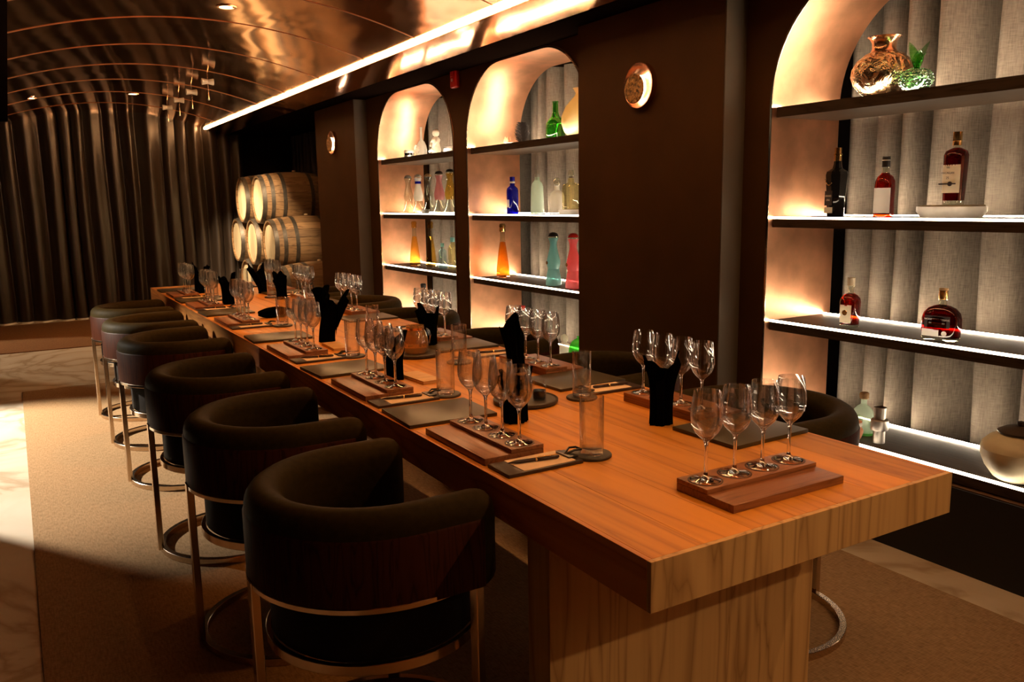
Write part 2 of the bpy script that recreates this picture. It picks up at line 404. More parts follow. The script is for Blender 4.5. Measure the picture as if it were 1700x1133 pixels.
for i in range(3):
    a, b = arch(i, 20, 0.0, .33), arch(i, 20, .012, .33)
    v = []
    for (p, q) in zip(a, b): v += [(XW-.003, *p), (XB, *p), (XW-.003, *q), (XB, *q)]
    f = []
    for k in range(len(a)-1):
        o = 4*k; f += [(o, o+4, o+5, o+1), (o+2, o+3, o+7, o+6), (o, o+2, o+6, o+4), (o+1, o+5, o+7, o+3)]
    m = MB().add(v, f)
    link('niche_lining', m.mesh('niche_lining', 'copper_niche', 30), wall_right)
    # slim metal edge around the opening
    a, b = arch(i, 20, -.001, .33), arch(i, 20, .009, .33); v = []
    for (p, q) in zip(a, b): v += [(XW-.007, *p), (XW-.0032, *p), (XW-.007, *q), (XW-.0032, *q)]
    link('niche_edge', MB().add(v, f).mesh('niche_edge', 'chrome_bronze', 30), wall_right)
# pillars
pil = struct('wall_pillar_near', MB().box(2.854, XW, 2.872, 4.012, 0, SOF).mesh('wall_pillar_near', 'wall_paint', 0))
link('pillar_return', boxme('pillar_return', (2.856, XW, 2.866, 2.872, 0, SOF), 'wall_side', 0, 0), pil)
pil2 = struct('wall_pillar_far', MB().box(2.86, 3.62, 7.641, 8.79, 0, SOF).mesh('wall_pillar_far', 'wall_paint', 0))
link('pillar_return', boxme('pillar_return', (2.862, XW, 7.635, 7.641, 0, SOF), 'wall_side', 0, 0), pil2)
struct('wall_back_right', boxme('wall_back_right', (3.80, 3.90, -3.2, 12.6, 0, 2.8), 'dark_paint'))
struct('wall_far', boxme('wall_far', (-5.5, 3.9, 12.35, 12.6, 0, 2.9), 'dark_paint'))
struct('wall_rear', boxme('wall_rear', (-5.5, 3.9, -3.4, -3.2, 0, 2.9), 'dark_paint'))
struct('wall_left', boxme('wall_left', (-1.32, -1.20, -3.2, 5.72, 0, 2.475), 'dark_paint'))
struct('wall_outer_left', boxme('wall_outer_left', (-5.5, -5.3, -3.2, 12.35, 0, 2.9), 'dark_paint'))
struct('wall_left_column', boxme('wall_left_column', (-1.60, -1.30, 9.55, 9.8, 0, 2.475), 'dark_paint'))

# ceiling: copper vault in panels, seams, cove ledge, dark soffits
VX0, VX1, VZ, SAG = .10, 2.37, CAMZ+1.05, .185
def vault(x):
    u = (x-(VX0+VX1)/2)/((VX1-VX0)/2); return VZ+SAG*(1-u*u)
SEAMS = [-3.2, -2.15, -1.1, -.05, 1.0, 2.05, 3.1, 4.12, 5.14, 6.05, 7.1, 8.12, 9.12, 10.12, 11.2, YF+.2]
ceiling = struct('ceiling', boxme('ceiling', (-5.5, 3.9, -3.2, 12.6, 2.9, 3.0), 'black_paint'))
def ceil_panel(y0, y1):
    n = 28; v = []; f = []
    for k in range(n+1):
        x = VX0+(VX1-VX0)*k/n; z = vault(x)
        v += [(x, y0+.004, z), (x, y1-.004, z), (x, y0+.004, z+.012), (x, y1-.004, z+.012)]
    for k in range(n):
        o = 4*k; f += [(o, o+4, o+5, o+1), (o+2, o+3, o+7, o+6), (o, o+2, o+6, o+4), (o+1, o+5, o+7, o+3)]
    return MB().add(v, f).mesh('ceiling_panel', 'copper_ceiling', 40)
def seam_strip(y):
    n = 28; pts = [(VX0+(VX1-VX0)*k/n, y, vault(VX0+(VX1-VX0)*k/n)-.001) for k in range(n+1)]
    return MB().tube(pts, .0035, 5).mesh('ceiling_seam', 'copper_seam', 60)
for a, b in zip(SEAMS[:-1], SEAMS[1:]):
    link('ceiling_panel', ceil_panel(a, b), ceiling)
for y in SEAMS[1:-1]: link('ceiling_seam', seam_strip(y), ceiling)
ledge = MB()
ledge.add([(2.40, -3.2, 2.452), (2.655, -3.2, SOF), (2.655, YF+.2, SOF), (2.40, YF+.2, 2.452), (2.40, -3.2, 2.462), (2.655, -3.2, SOF+.01), (2.655, YF+.2, SOF+.01), (2.40, YF+.2, 2.462)],
          [(0, 1, 2, 3), (4, 7, 6, 5), (0, 4, 5, 1), (1, 5, 6, 2), (2, 6, 7, 3), (3, 7, 4, 0)])
link('cove_ledge', ledge.mesh('cove_ledge', 'copper_ceiling', 0), ceiling)
link('soffit', boxme('soffit', (2.655, 3.80, -3.2, 12.35, SOF+.001, 2.62), 'soffit_paint', 0, 0), ceiling)
link('soffit', boxme('soffit', (-5.3, VX0, -3.2, 12.35, VZ, 2.62), 'soffit_paint', 0, 0), ceiling)
cove = thing('cove_light', 'long glowing light strip along the edge of the copper ceiling', 'light strip', (2.386, 4.5, 2.475))
link('led_strip', boxme('led_strip', (-.011, .011, -7.6, 7.55, -.022, .022), 'led_cove', 0, 0), cove)
link('channel', boxme('channel', (.0115, .02, -7.6, 7.55, -.03, .03), 'copper_smooth', 0, 0), cove)

# ------------------------------------------------------------------ curtains
def curtain_me(name, length, z0, z1, pitch, amp, mat, seed, nz=10, flare=.0, pin=.9):
    rnd = random.Random(seed); n = int(length/.009)
    wob = [rnd.uniform(0, 6.28) for _ in range(5)]
    def fold(t):   # irregular pleats, t in metres
        w_ = t+.22*pitch*math.sin(t*2.1/pitch*.41+wob[0])+.14*pitch*math.sin(t/pitch*1.93+wob[1])
        a_ = .76+.24*math.sin(t/pitch*1.37+wob[2])
        b_ = pin*(.62+.38*math.sin(t/pitch*.83+wob[4]))       # how far the pleat closes behind its crest
        p = 2*PI*w_/pitch
        return -math.cos(p)*a_+.12*math.sin(2.3*p+wob[3]), b_*pitch/(2*PI)*math.sin(p)
    def fn(u, v):
        t = u*length; z = z0+(z1-z0)*v
        a = amp*(1+flare*(1-v)); fx, fy = fold(t)
        return (a*fx+.006*math.sin(7*v+t*9), t+fy+.008*math.sin(5*v+t*6+wob[3]), z)
    return MB().grid(fn, n, nz).mesh(name, mat, 80)
for i, (y0, y1) in enumerate(NICHES):
    me = curtain_me('niche_curtain', y1-y0+.21, .30, 2.5, .185, .130, 'linen', 20+i, 10, 0, .85)
    o = link('niche_curtain', me, None, (XB+.175, y0-.105, 0))
    tag(o, ['pleated grey linen curtain behind the nearest arched shelf niche', 'pleated grey linen curtain behind the middle arched niche beside the near pillar',
            'pleated grey linen curtain behind the farthest arched shelf niche'][i], 'curtain', 'linen curtains in the niches')
me = curtain_me('stage_curtain', 5.3, .023, 2.80, .20, .055, 'drape', 5, 14, .25)
o = link('stage_curtain', me, None, (2.86, YF, 0), R(90)); tag(o, 'wide dark brown floor-length curtain across the far end of the room', 'curtain')
light_leak_strip = curtain_me('light_leak_strip', 5.3, .0, .022, .20, .055*1.25, 'label_white', 5, 1, 0)  # white-coloured strip painted in for the light leaking under the curtain
link('light_leak_strip', light_leak_strip, o)
me = curtain_me('side_curtain', 3.3, .02, 2.42, .17, .04, 'drape', 9, 8)
o = link('side_curtain', me, None, (3.60, 8.85, 0)); tag(o, 'dark pleated curtain hanging behind the stacked barrels', 'curtain')

# ------------------------------------------------------------------ rugs
o = link('rug', boxme('rug', (-.046, 2.767, -2.6, 7.46, .0, .010), 'rug', .003)); tag(o, 'large woven brown rug under the long tasting table', 'rug')
o = link('rug', boxme('rug', (-3.4, 2.4, 9.61, 11.9, .0, .010), 'rug_far', .003)); tag(o, 'dark brown rug in front of the far curtain', 'rug')

# ------------------------------------------------------------------ shelves with led strips
LEVEL = ['top', 'second', 'third', 'bottom']; NICHE_N = ['nearest', 'middle', 'farthest']
for i, (y0, y1) in enumerate(NICHES):
    for k, z in enumerate(SHELF_Z):
        t = thing('shelf', f'{LEVEL[k]} dark wooden shelf with light strips in the {NICHE_N[i]} arched niche', 'shelf', (XW+.025, (y0+y1)/2, z), 0, 'niche shelves')
        h = (y1-y0)/2-.003
        yy = h
        if k == 0:      # arch already narrows a little? springing lies above this shelf
            yy = h
        link('board', boxme('board', (.006, .40, -yy, yy, -.045, 0), 'shelf_wood', 0, 0), t)
        link('edge_band', boxme('edge_band', (0, .006, -yy, yy, -.045, -.007 if k else 0), 'shelf_wood', 0, 0), t)
        if k: link('light_strip', boxme('light_strip', (.001, .010, -yy, yy, -.0065, .003), 'led_front', 0, 0), t)
        else: link('light_strip', boxme('light_strip', (.030, .042, -yy, yy, .0003, .003), 'led_shelf', 0, 0), t)
        link('light_strip', boxme('light_strip', (.375, .387, -yy, yy, .0005, .005), 'led_shelf', 0, 0), t)

# ------------------------------------------------------------------ wall sconces
def sconce(y, z, x, label):
    t = thing('wall_sconce', label, 'wall lamp', (x, y, z), 0, 'round wall sconces')
    prof = [(.001, -.003), (.06, -.005), (.092, -.013), (.110, -.030), (.114, -.030), (.114, -.001)]
    link('dish', MB().lathe(prof, 40, axis='x').mesh('dish', 'copper_smooth', 40), t)
    g = MB().lathe([(.050, -.030), (.060, -.030), (.060, -.022), (.050, -.022)], 40, 0, 0, axis='x', cap=False)
    link('glow_ring', g.mesh('glow_ring', 'sconce_glow', 40), t, (0, .006, -.008))
    link('disc', MB().lathe([(.0005, -.047), (.070, -.047), (.074, -.043), (.074, -.036), (.070, -.034), (.0005, -.034)], 40, axis='x').mesh('disc', 'sconce_disc', 40), t, (0, .018, -.014))
    link('bracket', MB().lathe([(.02, -.036), (.02, -.002)], 12, axis='x').mesh('bracket', 'steel', 40), t, (0, .008, -.008))
sconce(3.446, CAMZ+.575, 2.854, 'round copper eclipse wall lamp with textured disc on the near pillar')
sconce(8.228, CAMZ+.607, 2.860, 'round glowing wall lamp on the far pillar beside the barrels')

# fire alarm beacon
t = thing('fire_alarm', 'small red fire alarm beacon on the wall between two niches', 'alarm', (XW, 5.755, CAMZ+.915))
link('housing', MB().box(-.045, 0, -.044, .044, -.068, .068).mesh('housing', 'red_plastic', 40, .014, 4), t)
link('strobe_lens', MB().box(-.052, -.044, -.022, .022, .012, .05).mesh('strobe_lens', 'red_plastic', 40, .003), t)
link('emblem', MB().lathe([(.0005, -.0465), (.012, -.0465), (.012, -.044)], 16, axis='x').mesh('emblem', 'white_plastic', 40), t, (0, .006, -.012))

# ------------------------------------------------------------------ ceiling downlights
def downlight(x, y, label, power, target=None, angle=74, blend=.9, color=WARM):
    z = vault(x)
    t = thing('downlight', label, 'ceiling light', (x, y, z), 0, 'recessed ceiling downlights')
    link('trim_ring', MB().lathe([(.045, .004), (.045, -.006), (.062, -.006), (.064, .004)], 28, cap=False).mesh('trim_ring', 'copper_smooth', 40), t)
    link('lamp', MB().lathe([(.0005, -.001), (.044, -.001), (.044, .003)], 28).mesh('lamp', 'lamp_disc', 40), t)
    spot('downlight_beam', (x, y, z-.02), target or (x, y, 0), power, color, angle, blend, .035)
downlight(1.30, 5.62, 'recessed ceiling downlight nearest the camera in the copper vault', P_DOWN*1.2, None, 76)
downlight(1.30, 10.25, 'recessed ceiling downlight farthest along the copper vault', P_DOWN*.2)
downlight(.30, 9.95, 'bright downlight low on the left side of the copper vault', P_DOWN*.2)
downlight(1.30, 4.40, 'recessed ceiling downlight over the middle of the table', P_DOWN*.75, None, 56)
downlight(1.30, 3.25, 'recessed ceiling downlight over the second and third settings', P_DOWN*.8, None, 48)
downlight(1.30, 2.10, 'recessed ceiling downlight over the first settings', P_DOWN*.7, None, 46)
downlight(1.30, .95, 'recessed ceiling downlight over the near end of the table', P_DOWN*.55, None, 46)
downlight(1.30, -1.40, 'recessed ceiling downlight in front of the near table end', P_DOWN*1.0, (1.60, 1.2, .50), 34, .9, (1.0, .62, .28))

# the two lamps that light the floor on the left hang from the left soffit
def side_can(loc, target, label):
    t = thing('ceiling_spotlight', label, 'spotlight', loc, 0, 'spotlights under the left soffit')
    d = (Vector(target)-Vector(loc)).to_track_quat('Z', 'Y').to_euler()
    t.rotation_euler = d
    link('can', MB().lathe([(.0005, -.10), (.048, -.10), (.052, -.09), (.052, -.012), (.047, -.012), (.047, -.03), (.0005, -.03)], 24, cap=False).mesh('can', 'plastic_black', 40), t)
    link('lens', MB().lathe([(.0005, -.026), (.046, -.026), (.046, -.028)], 24).mesh('lens', 'lamp_disc', 40), t)
    link('stem', MB().tube([(0, 0, -.1), tuple(d.to_matrix().inverted() @ Vector((0, 0, VZ-loc[2])))], .008, 8).mesh('stem', 'plastic_black', 40), t)
side_can((-2.21, 7.25, 2.36), (-.42, 5.75, 0), 'black can spotlight over the left side, nearer the camera')
side_can((-2.30, 11.2, 2.36), (-.20, 9.3, 0), 'black can spotlight over the left side near the far curtain')

# twin spots hanging on thin rods near the barrels
def twin_spot(y, label, aim):
    x = 1.675; z = vault(x)
    t = thing('twin_spotlight', label, 'spotlight', (x, y, z), 0, 'twin spotlights under the vault')
    link('rod', MB().tube([(0, 0, 0), (0, 0, -.235)], .0045, 6).mesh('rod', 'chrome_bronze', 60), t)
    link('end_knob', MB().lathe([(.0005, -.25), (.009, -.245), (.009, -.237), (.0005, -.232)], 10).mesh('end_knob', 'white_plastic', 60), t)
    for s in (-1, 1):
        h = MB().lathe([(.016, -.012), (.024, .02), (.030, .05), (.028, .052), (.0005, .05)], 14, axis='x').mesh('lamp_head', 'jar_white', 40)
        link('lamp_head', h, t, (0, 0, -.085), R(0 if s > 0 else 180))
    spot('barrel_beam', (x+.09, y, z-.09), aim, P_BARREL, (1.0, .78, .50), 34, .6, .02)
for k, (y, aim) in enumerate([(8.17, (2.62, 10.2, .75)), (8.96, (2.62, 10.6, 1.2)), (9.68, (2.62, 11.0, .8)), (10.43, (2.62, 11.6, .9))]):
    twin_spot(y, f'{ORD[k]} twin-headed spotlight on a rod, counting from the camera', aim)

# ------------------------------------------------------------------ barrels
def barrel_parts():
    L = .86; D = .329; H = .284; n = 20; parts = []
    def rad(u): return D-(D-H)*(2*u-1)**2
    st = MB()
    prof = [(rad(k/12), L*k/12) for k in range(13)]
    stave = []
    for k in range(n):
        a0, a1 = 2*PI*k/n+.006, 2*PI*(k+1)/n-.006; v = []; f = []
        for (r, x) in prof:
            for (rr2, a) in ((r, a0), (r+.0015, (a0+a1)/2), (r, a1), (r-.022, a1), (r-.022, a0)): v.append((x, rr2*math.cos(a), rr2*math.sin(a)))
        for i in range(12):
            for j in range(5): f.append((i*5+j, i*5+(j+1) % 5, (i+1)*5+(j+1) % 5, (i+1)*5+j))
        f += [(0, 1, 2, 3, 4), tuple(60+j for j in (4, 3, 2, 1, 0))]
        stave.append(MB().add(v, f).mesh('stave', 'barrel_wood', 30))
    hoops = []
    for u in (.025, .14, .30, .70, .86, .975):
        hw = .022/L if u not in (.025, .975) else .024/L
        hoops.append(MB().lathe([(rad(u-hw)+.0005, L*(u-hw)), (rad(u-hw)+.004, L*(u-hw)), (rad(u+hw)+.004, L*(u+hw)), (rad(u+hw)+.0005, L*(u+hw))], 40, axis='x', cap=False).mesh('hoop', 'iron_hoop', 40))
    heads = []
    hb = [-.262, -.16, -.055, .055, .16, .262]
    for a, b in zip(hb[:-1], hb[1:]):
        r = .262; pts = []
        for k in range(7):
            y = a+.001+(b-a-.002)*k/6; pts.append((y, math.sqrt(max(0, r*r-y*y))))
        v = [(.022, y, z) for y, z in pts]+[(.022, y, -z) for y, z in reversed(pts)]
        v += [(.04, y, z) for _, y, z in v]; m = len(v)//2
        heads.append(MB().add(v, [tuple(range(m)), tuple(range(m, 2*m))[::-1]]+[(k, (k+1) % m, m+(k+1) % m, m+k) for k in range(m)]).mesh('head_board', 'barrel_head', 0))
    bung = MB().lathe([(.022, 0), (.022, .012), (.016, .016)], 14).mesh('bung', 'cork', 40)
    return stave, hoops, heads, bung
BS, BH, BD, BB = barrel_parts()
def barrel(y, z, label, rx):
    t = thing('wine_barrel', label, 'barrel', (2.62, y, z), 0, 'stacked oak barrels'); t.rotation_euler = (rx, 0, 0)
    for m in BS: link('stave', m, t)
    for m in BH: link('hoop', m, t)
    for m in BD: link('head_board', m, t)
    link('bung', BB, t, (.46, 0, .335))
for (y, z, rx, l) in [(10.43, 1.50, .1, 'oak barrel at the near end of the top row of the stack'), (11.26, 1.50, -.12, 'oak barrel at the far end of the top row of the stack'),
                  (10.015, .97, .05, 'oak barrel nearest the pillar in the middle row of the stack'), (10.845, .97, -.08, 'middle oak barrel in the middle row of the stack'), (11.675, .97, .1, 'oak barrel nearest the curtain in the middle row of the stack'),
                  (9.60, .44, .06, 'oak barrel nearest the pillar in the bottom row of the stack'), (10.43, .44, -.1, 'second oak barrel from the pillar in the bottom row'), (11.26, .44, .02, 'third oak barrel from the pillar in the bottom row')]:
    barrel(y, z, l, rx)
t = thing('barrel_rack', 'low dark timber rack carrying the bottom row of barrels', 'rack', (2.62, 10.43, 0))
for x in (.2, .7): link('rail', boxme('rail', (x-.04, x+.04, -1.25, 1.25, .0, .109), 'shelf_wood', .004), t)

# ------------------------------------------------------------------ table
TX0, TX1, TY0, TY1, TZ = .923, 1.834, 1.077, 7.246, .785
TH = .099
table = thing('tasting_table', 'long thick oak tasting table set with glasses and boards', 'table', ((TX0+TX1)/2, TY0, 0))
cx = (TX0+TX1)/2
NP = 7; inn = .012; wpl = (TX1-TX0-2*inn)/NP; JY = 4.27
for k in range(NP):
    x0 = TX0+inn+k*wpl-cx
    for (a, b) in ((inn, JY-TY0-.0012), (JY-TY0+.0012, TY1-TY0-inn)):
        me = boxme('top_plank', (-wpl/2+.0003, wpl/2-.0003, a, b, TZ-.03, TZ), 'oak', .0007, 0)
        link('top_plank', me, table, (x0+wpl/2, 0, 0))
hw = (TX1-TX0)/2
link('end_apron', boxme('end_apron', (-hw, hw, 0, inn, TZ-TH, TZ), 'oak_end', .0012, 0), table)
link('end_apron', boxme('end_apron', (-hw, hw, TY1-TY0-inn, TY1-TY0, TZ-TH, TZ), 'oak_end', .0012, 0), table)
for s in (-1, 1):
    x0 = -hw if s < 0 else hw-inn
    link('side_apron', boxme('side_apron', (x0, x0+inn, inn, TY1-TY0-inn, TZ-TH, TZ), 'oak_side', .0012, 0), table)
link('underside', boxme('underside', (-hw+inn, hw-inn, inn, TY1-TY0-inn, TZ-TH, TZ-TH+.015), 'oak_side', 0, 0), table)
for y in (1.432, 6.80):
    link('leg_panel', boxme('leg_panel', (.938-cx, 1.806-cx, y-TY0, y-TY0+.09, .010, TZ-TH), 'oak_end', .002, 0), table)

# ------------------------------------------------------------------ chairs
def chair_meshes():
    rm, arm = .259, .150; n = 22
    path, nrm = [], []
    for k in range(5): path.append((arm-arm*k/4*1.0, rm)); nrm.append((0, 1))
    for k in range(1, n): a = PI/2+PI*k/n; path.append((rm*math.cos(a), rm*math.sin(a))); nrm.append((math.cos(a), math.sin(a)))
    for k in range(5): path.append((arm*k/4, -rm)); nrm.append((0, -1))
    def sec(h, z0, z1, rb):
        s = [(-h+rb, z0), (h-rb, z0), (h, z0+rb), (h, z1-h)]
        for k in range(1, 8): a = PI*k/8; s.append((h*math.cos(a), z1-h+h*math.sin(a)))
        s += [(-h, z1-h), (-h, z0+rb)]
        return s
    full = sec(.046, .530, .757, .012); k = len(full); cxs = 0; czs = .63
    mb = MB(); P = []; Nn = []; S = []
    for q in (.30, .62, .83, .95):        # rounded arm ends
        P.append((path[0][0]+.05*math.sqrt(1-q*q), path[0][1])); Nn.append(nrm[0]); S.append(q)
    for p, m in zip(path, nrm): P.append(p); Nn.append(m); S.append(1)
    for q in (.95, .83, .62, .30):
        P.append((path[-1][0]+.05*math.sqrt(1-q*q), path[-1][1])); Nn.append(nrm[-1]); S.append(q)
    v = []
    for p, m, s in zip(P, Nn, S):
        for (a, z) in full:
            a2 = a*s; z2 = czs+(z-czs)*(.55+.45*s); v.append((p[0]+m[0]*a2, p[1]+m[1]*a2, z2))
    f = [(i*k+j, (i+1)*k+j, (i+1)*k+(j+1) % k, i*k+(j+1) % k) for i in range(len(P)-1) for j in range(k)]
    f += [tuple(range(k)), tuple((len(P)-1)*k+j for j in range(k))[::-1]]
    shell = MB().add(v, f).mesh('backrest', 'leather', 50)
    pan = MB().sweep(path, nrm, [(.0455, .536), (.0500, .536), (.0500, .694), (.0455, .700)]).mesh('outer_panel', 'chair_veneer', 50)
    seat = MB().lathe([(.0005, .385), (.248, .385), (.258, .395), (.258, .500), (.250, .520), (.21, .531), (.0005, .534)], 40).mesh('seat', 'leather_dark', 40)
    def ring(name, r, z0, z1, th, a0=0, a1=2*PI, n=48):
        full_ = abs(a1-a0-2*PI) < 1e-6; m = n if full_ else n+1; v = []; f = []
        for i in range(m):
            a = a0+(a1-a0)*i/n; c, s = math.cos(a), math.sin(a)
            v += [((r-th/2)*c, (r-th/2)*s, z0), ((r+th/2)*c, (r+th/2)*s, z0), ((r+th/2)*c, (r+th/2)*s, z1), ((r-th/2)*c, (r-th/2)*s, z1)]
        for i in range(n):
            o, p = 4*i, 4*((i+1) % m)
            for j in range(4): f.append((o+j, o+(j+1) % 4, p+(j+1) % 4, p+j))
        if not full_: f += [(0, 1, 2, 3), (4*n+3, 4*n+2, 4*n+1, 4*n)]
        return MB().add(v, f).mesh(name, 'chrome_bronze', 30, .0015, 1)
    rail = ring('back_rail', .304, .532, .546, .012, PI/3, PI*5/3)
    trim = ring('seat_ring', .266, .366, .392, .014)
    foot = ring('floor_ring', .290, .0, .026, .022)
    leg = MB().box(-.011, .011, -.0165, .0165, .012, .550).mesh('leg', 'chrome_bronze', 30, .002, 1)
    return shell, pan, seat, rail, trim, foot, leg
CH = chair_meshes()
def chair(x, y, rz, label, group):
    t = thing('tub_chair', label, 'chair', (x, y, .010), rz, group)
    for nme, me in zip(('backrest', 'outer_panel', 'seat', 'back_rail', 'seat_ring', 'floor_ring'), CH[:6]): link(nme, me, t)
    for a in (PI, PI/3, -PI/3): link('leg', CH[6], t, (.302*math.cos(a), .302*math.sin(a), 0), a)
LY = [1.895, 2.70, 3.57, 4.60, 5.42, 6.22]
RY = [1.865, 2.70, 3.58, 4.66, 5.55, 6.35]
for k, y in enumerate(LY):
    chair(.710, y, R([1, -1, 1, 2, 0, -1][k]), f'dark leather tub chair on the left of the table, {ORD[k]} from the camera', 'chairs on the left of the table')
for k, y in enumerate(RY):
    chair(2.048, y, PI+R([-2, 2, 1, -1, 2, 0][k]), f'dark leather tub chair on the shelf side of the table, {ORD[k]} from camera', 'chairs on the shelf side of the table')

# ------------------------------------------------------------------ things on the table
def glass_mesh():
    foot_ = [(.0005, 0), (.033, 0), (.034, .0012), (.030, .0025), (.016, .0045), (.0065, .009), (.0042, .018), (.0038, .04), (.0038, .074), (.0048, .084), (.0075, .0905), (.0005, .0912)]
    bowl = [(.0005, .0914), (.0076, .0906), (.009, .0925), (.0170, .1000), (.0255, .1090), (.0320, .1215), (.0350, .1340), (.0352, .1480), (.0340, .1650), (.0315, .1850), (.0293, .2010)]
    inner = [(.0284, .2012), (.0304, .1850), (.0329, .1650), (.0341, .1480), (.0339, .1340), (.0309, .1222), (.0245, .1102), (.0160, .1017), (.0070, .0957), (.0005, .0942)]
    f = MB().lathe(foot_[:4], 28, cap=False)
    return [('foot', MB().lathe(foot_[:7]+[(.0005, .018)], 28, cap=False).mesh('foot', 'glass_stem', 60)), ('stem', MB().lathe([(.0005, .018)]+foot_[6:], 14, cap=False).mesh('stem', 'glass_stem', 60)),
            ('bowl', MB().lathe(bowl+inner, 28, cap=False).mesh('bowl', 'glass_bowl', 60))]
GLASS = glass_mesh()
def tumbler_mesh():
    p = [(.0005, 0), (.0285, 0), (.0305, .003), (.0310, .148), (.0295, .1485), (.0288, .020), (.026, .016), (.0005, .0155)]
    return MB().lathe(p, 32, cap=False).mesh('water_glass', 'glass_tumbler', 60)
TUMB = tumbler_mesh()
COAST = MB().lathe([(.0005, 0), (.049, 0), (.051, .002), (.051, .006), (.049, .008), (.0005, .008)], 36).mesh('coaster', 'slate', 40)
BASEB = boxme('base_board', (-.002, .170, -.172, .172, 0, .018), 'board_wood', .002)
STRIP = boxme('glass_rail', (.074, .170, -.172, .172, .0181, .029), 'board_wood', .0015)
RECESS = MB().lathe([(.0355, .0), (.0385, .0), (.0385, .0006), (.0355, .0006)], 36, cap=False).mesh('glass_ring', 'note_board', 40)
MENU = boxme('menu', (-.142, .142, -.118, .118, 0, .011), 'menu_black', .0025)
NBASE = boxme('clip_board', (0, .215, -.052, .052, 0, .009), 'note_board', .003)
NPAPER = boxme('paper_sheet', (.045, .195, -.047, .047, .0091, .0105), 'paper', 0, 0)
NCLIP = MB().tube([(.19, .0, .012), (.215, -.012, .024), (.236, -.012, .022), (.236, .012, .022), (.215, .012, .024), (.19, .0, .012)], .003, 6).mesh('clip', 'plastic_black', 60)
NPAD = boxme('clip_plate', (.186, .214, -.030, .030, .0106, .015), 'plastic_black', .002)
PENM = MB().lathe([(.0008, 0), (.0028, .010), (.0042, .022), (.0046, .07), (.0046, .075), (.0049, .0755), (.0049, .132), (.003, .136), (.0005, .137)], 12, axis='x').mesh('barrel', 'pen_black', 50)
PENB = MB().lathe([(.0051, .072), (.0051, .076)], 12, axis='x').mesh('band', 'gold', 50)
PENC = boxme('pocket_clip', (.08, .13, -.001, .001, .0045, .0065), 'gold', 0, 0)

def napkin_mesh(seed, h=.19, lean=(0, 0), wide=.034, ears=1.0):
    rnd = random.Random(seed); n = 40; m = 12; v = []
    ph = [rnd.uniform(0, 6.28) for _ in range(6)]
    for j in range(m+1):
        u = j/m
        for k in range(n):
            a = 2*PI*k/n
            top = h*(.84+.14*math.sin(2*a+ph[0])*ears+.07*math.sin(3*a+ph[1])+.03*math.sin(5*a+ph[2]))
            z = u*top
            w_ = wide*(1.0-.08*math.sin(PI*min(1, u*1.15))+.22*u*u)
            ple = 1+(.07+.08*u)*math.sin(6*a+ph[3]+1.4*u)+.10*math.sin(11*a+ph[4])
            r = w_*ple
            if u > .7: r *= 1+.35*ears*(u-.7)/.3*max(0, math.sin(2*a+ph[0]))
            v.append((r*math.cos(a)*1.05+lean[0]*u*u, r*math.sin(a)*.85+lean[1]*u*u, z+.0005))
    # inner side of the open top
    for j in range(1, 5):
        u = 1-j*.12
        for k in range(n):
            p = v[m*n+k]; q = Vector((lean[0]*.8, lean[1]*.8, p[2]-.05*j)); t_ = .22*j
            v.append((p[0]*(1-t_)+q.x*t_, p[1]*(1-t_)+q.y*t_, max(.02, p[2]-.03*j)))
    f = [(j*n+k, j*n+(k+1) % n, (j+1)*n+(k+1) % n, (j+1)*n+k) for j in range(m+4) for k in range(n)]
    f += [tuple(range(n))[::-1], tuple((m+4)*n+k for k in range(n))]
    return MB().add(v, f).mesh('napkin', 'napkin_black', 60)
def napkin_lying():
    def fn(u, v):
        a = 2*PI*v; r = .03*(1+.25*math.sin(5*a+4*u)+.15*math.sin(3*a))*math.sin(PI*(.08+.86*u))**.6
        return ((u-.5)*.20, r*math.cos(a), max(.001, .028+r*math.sin(a)))
    return MB().grid(fn, 16, 28).mesh('napkin', 'napkin_black', 60)

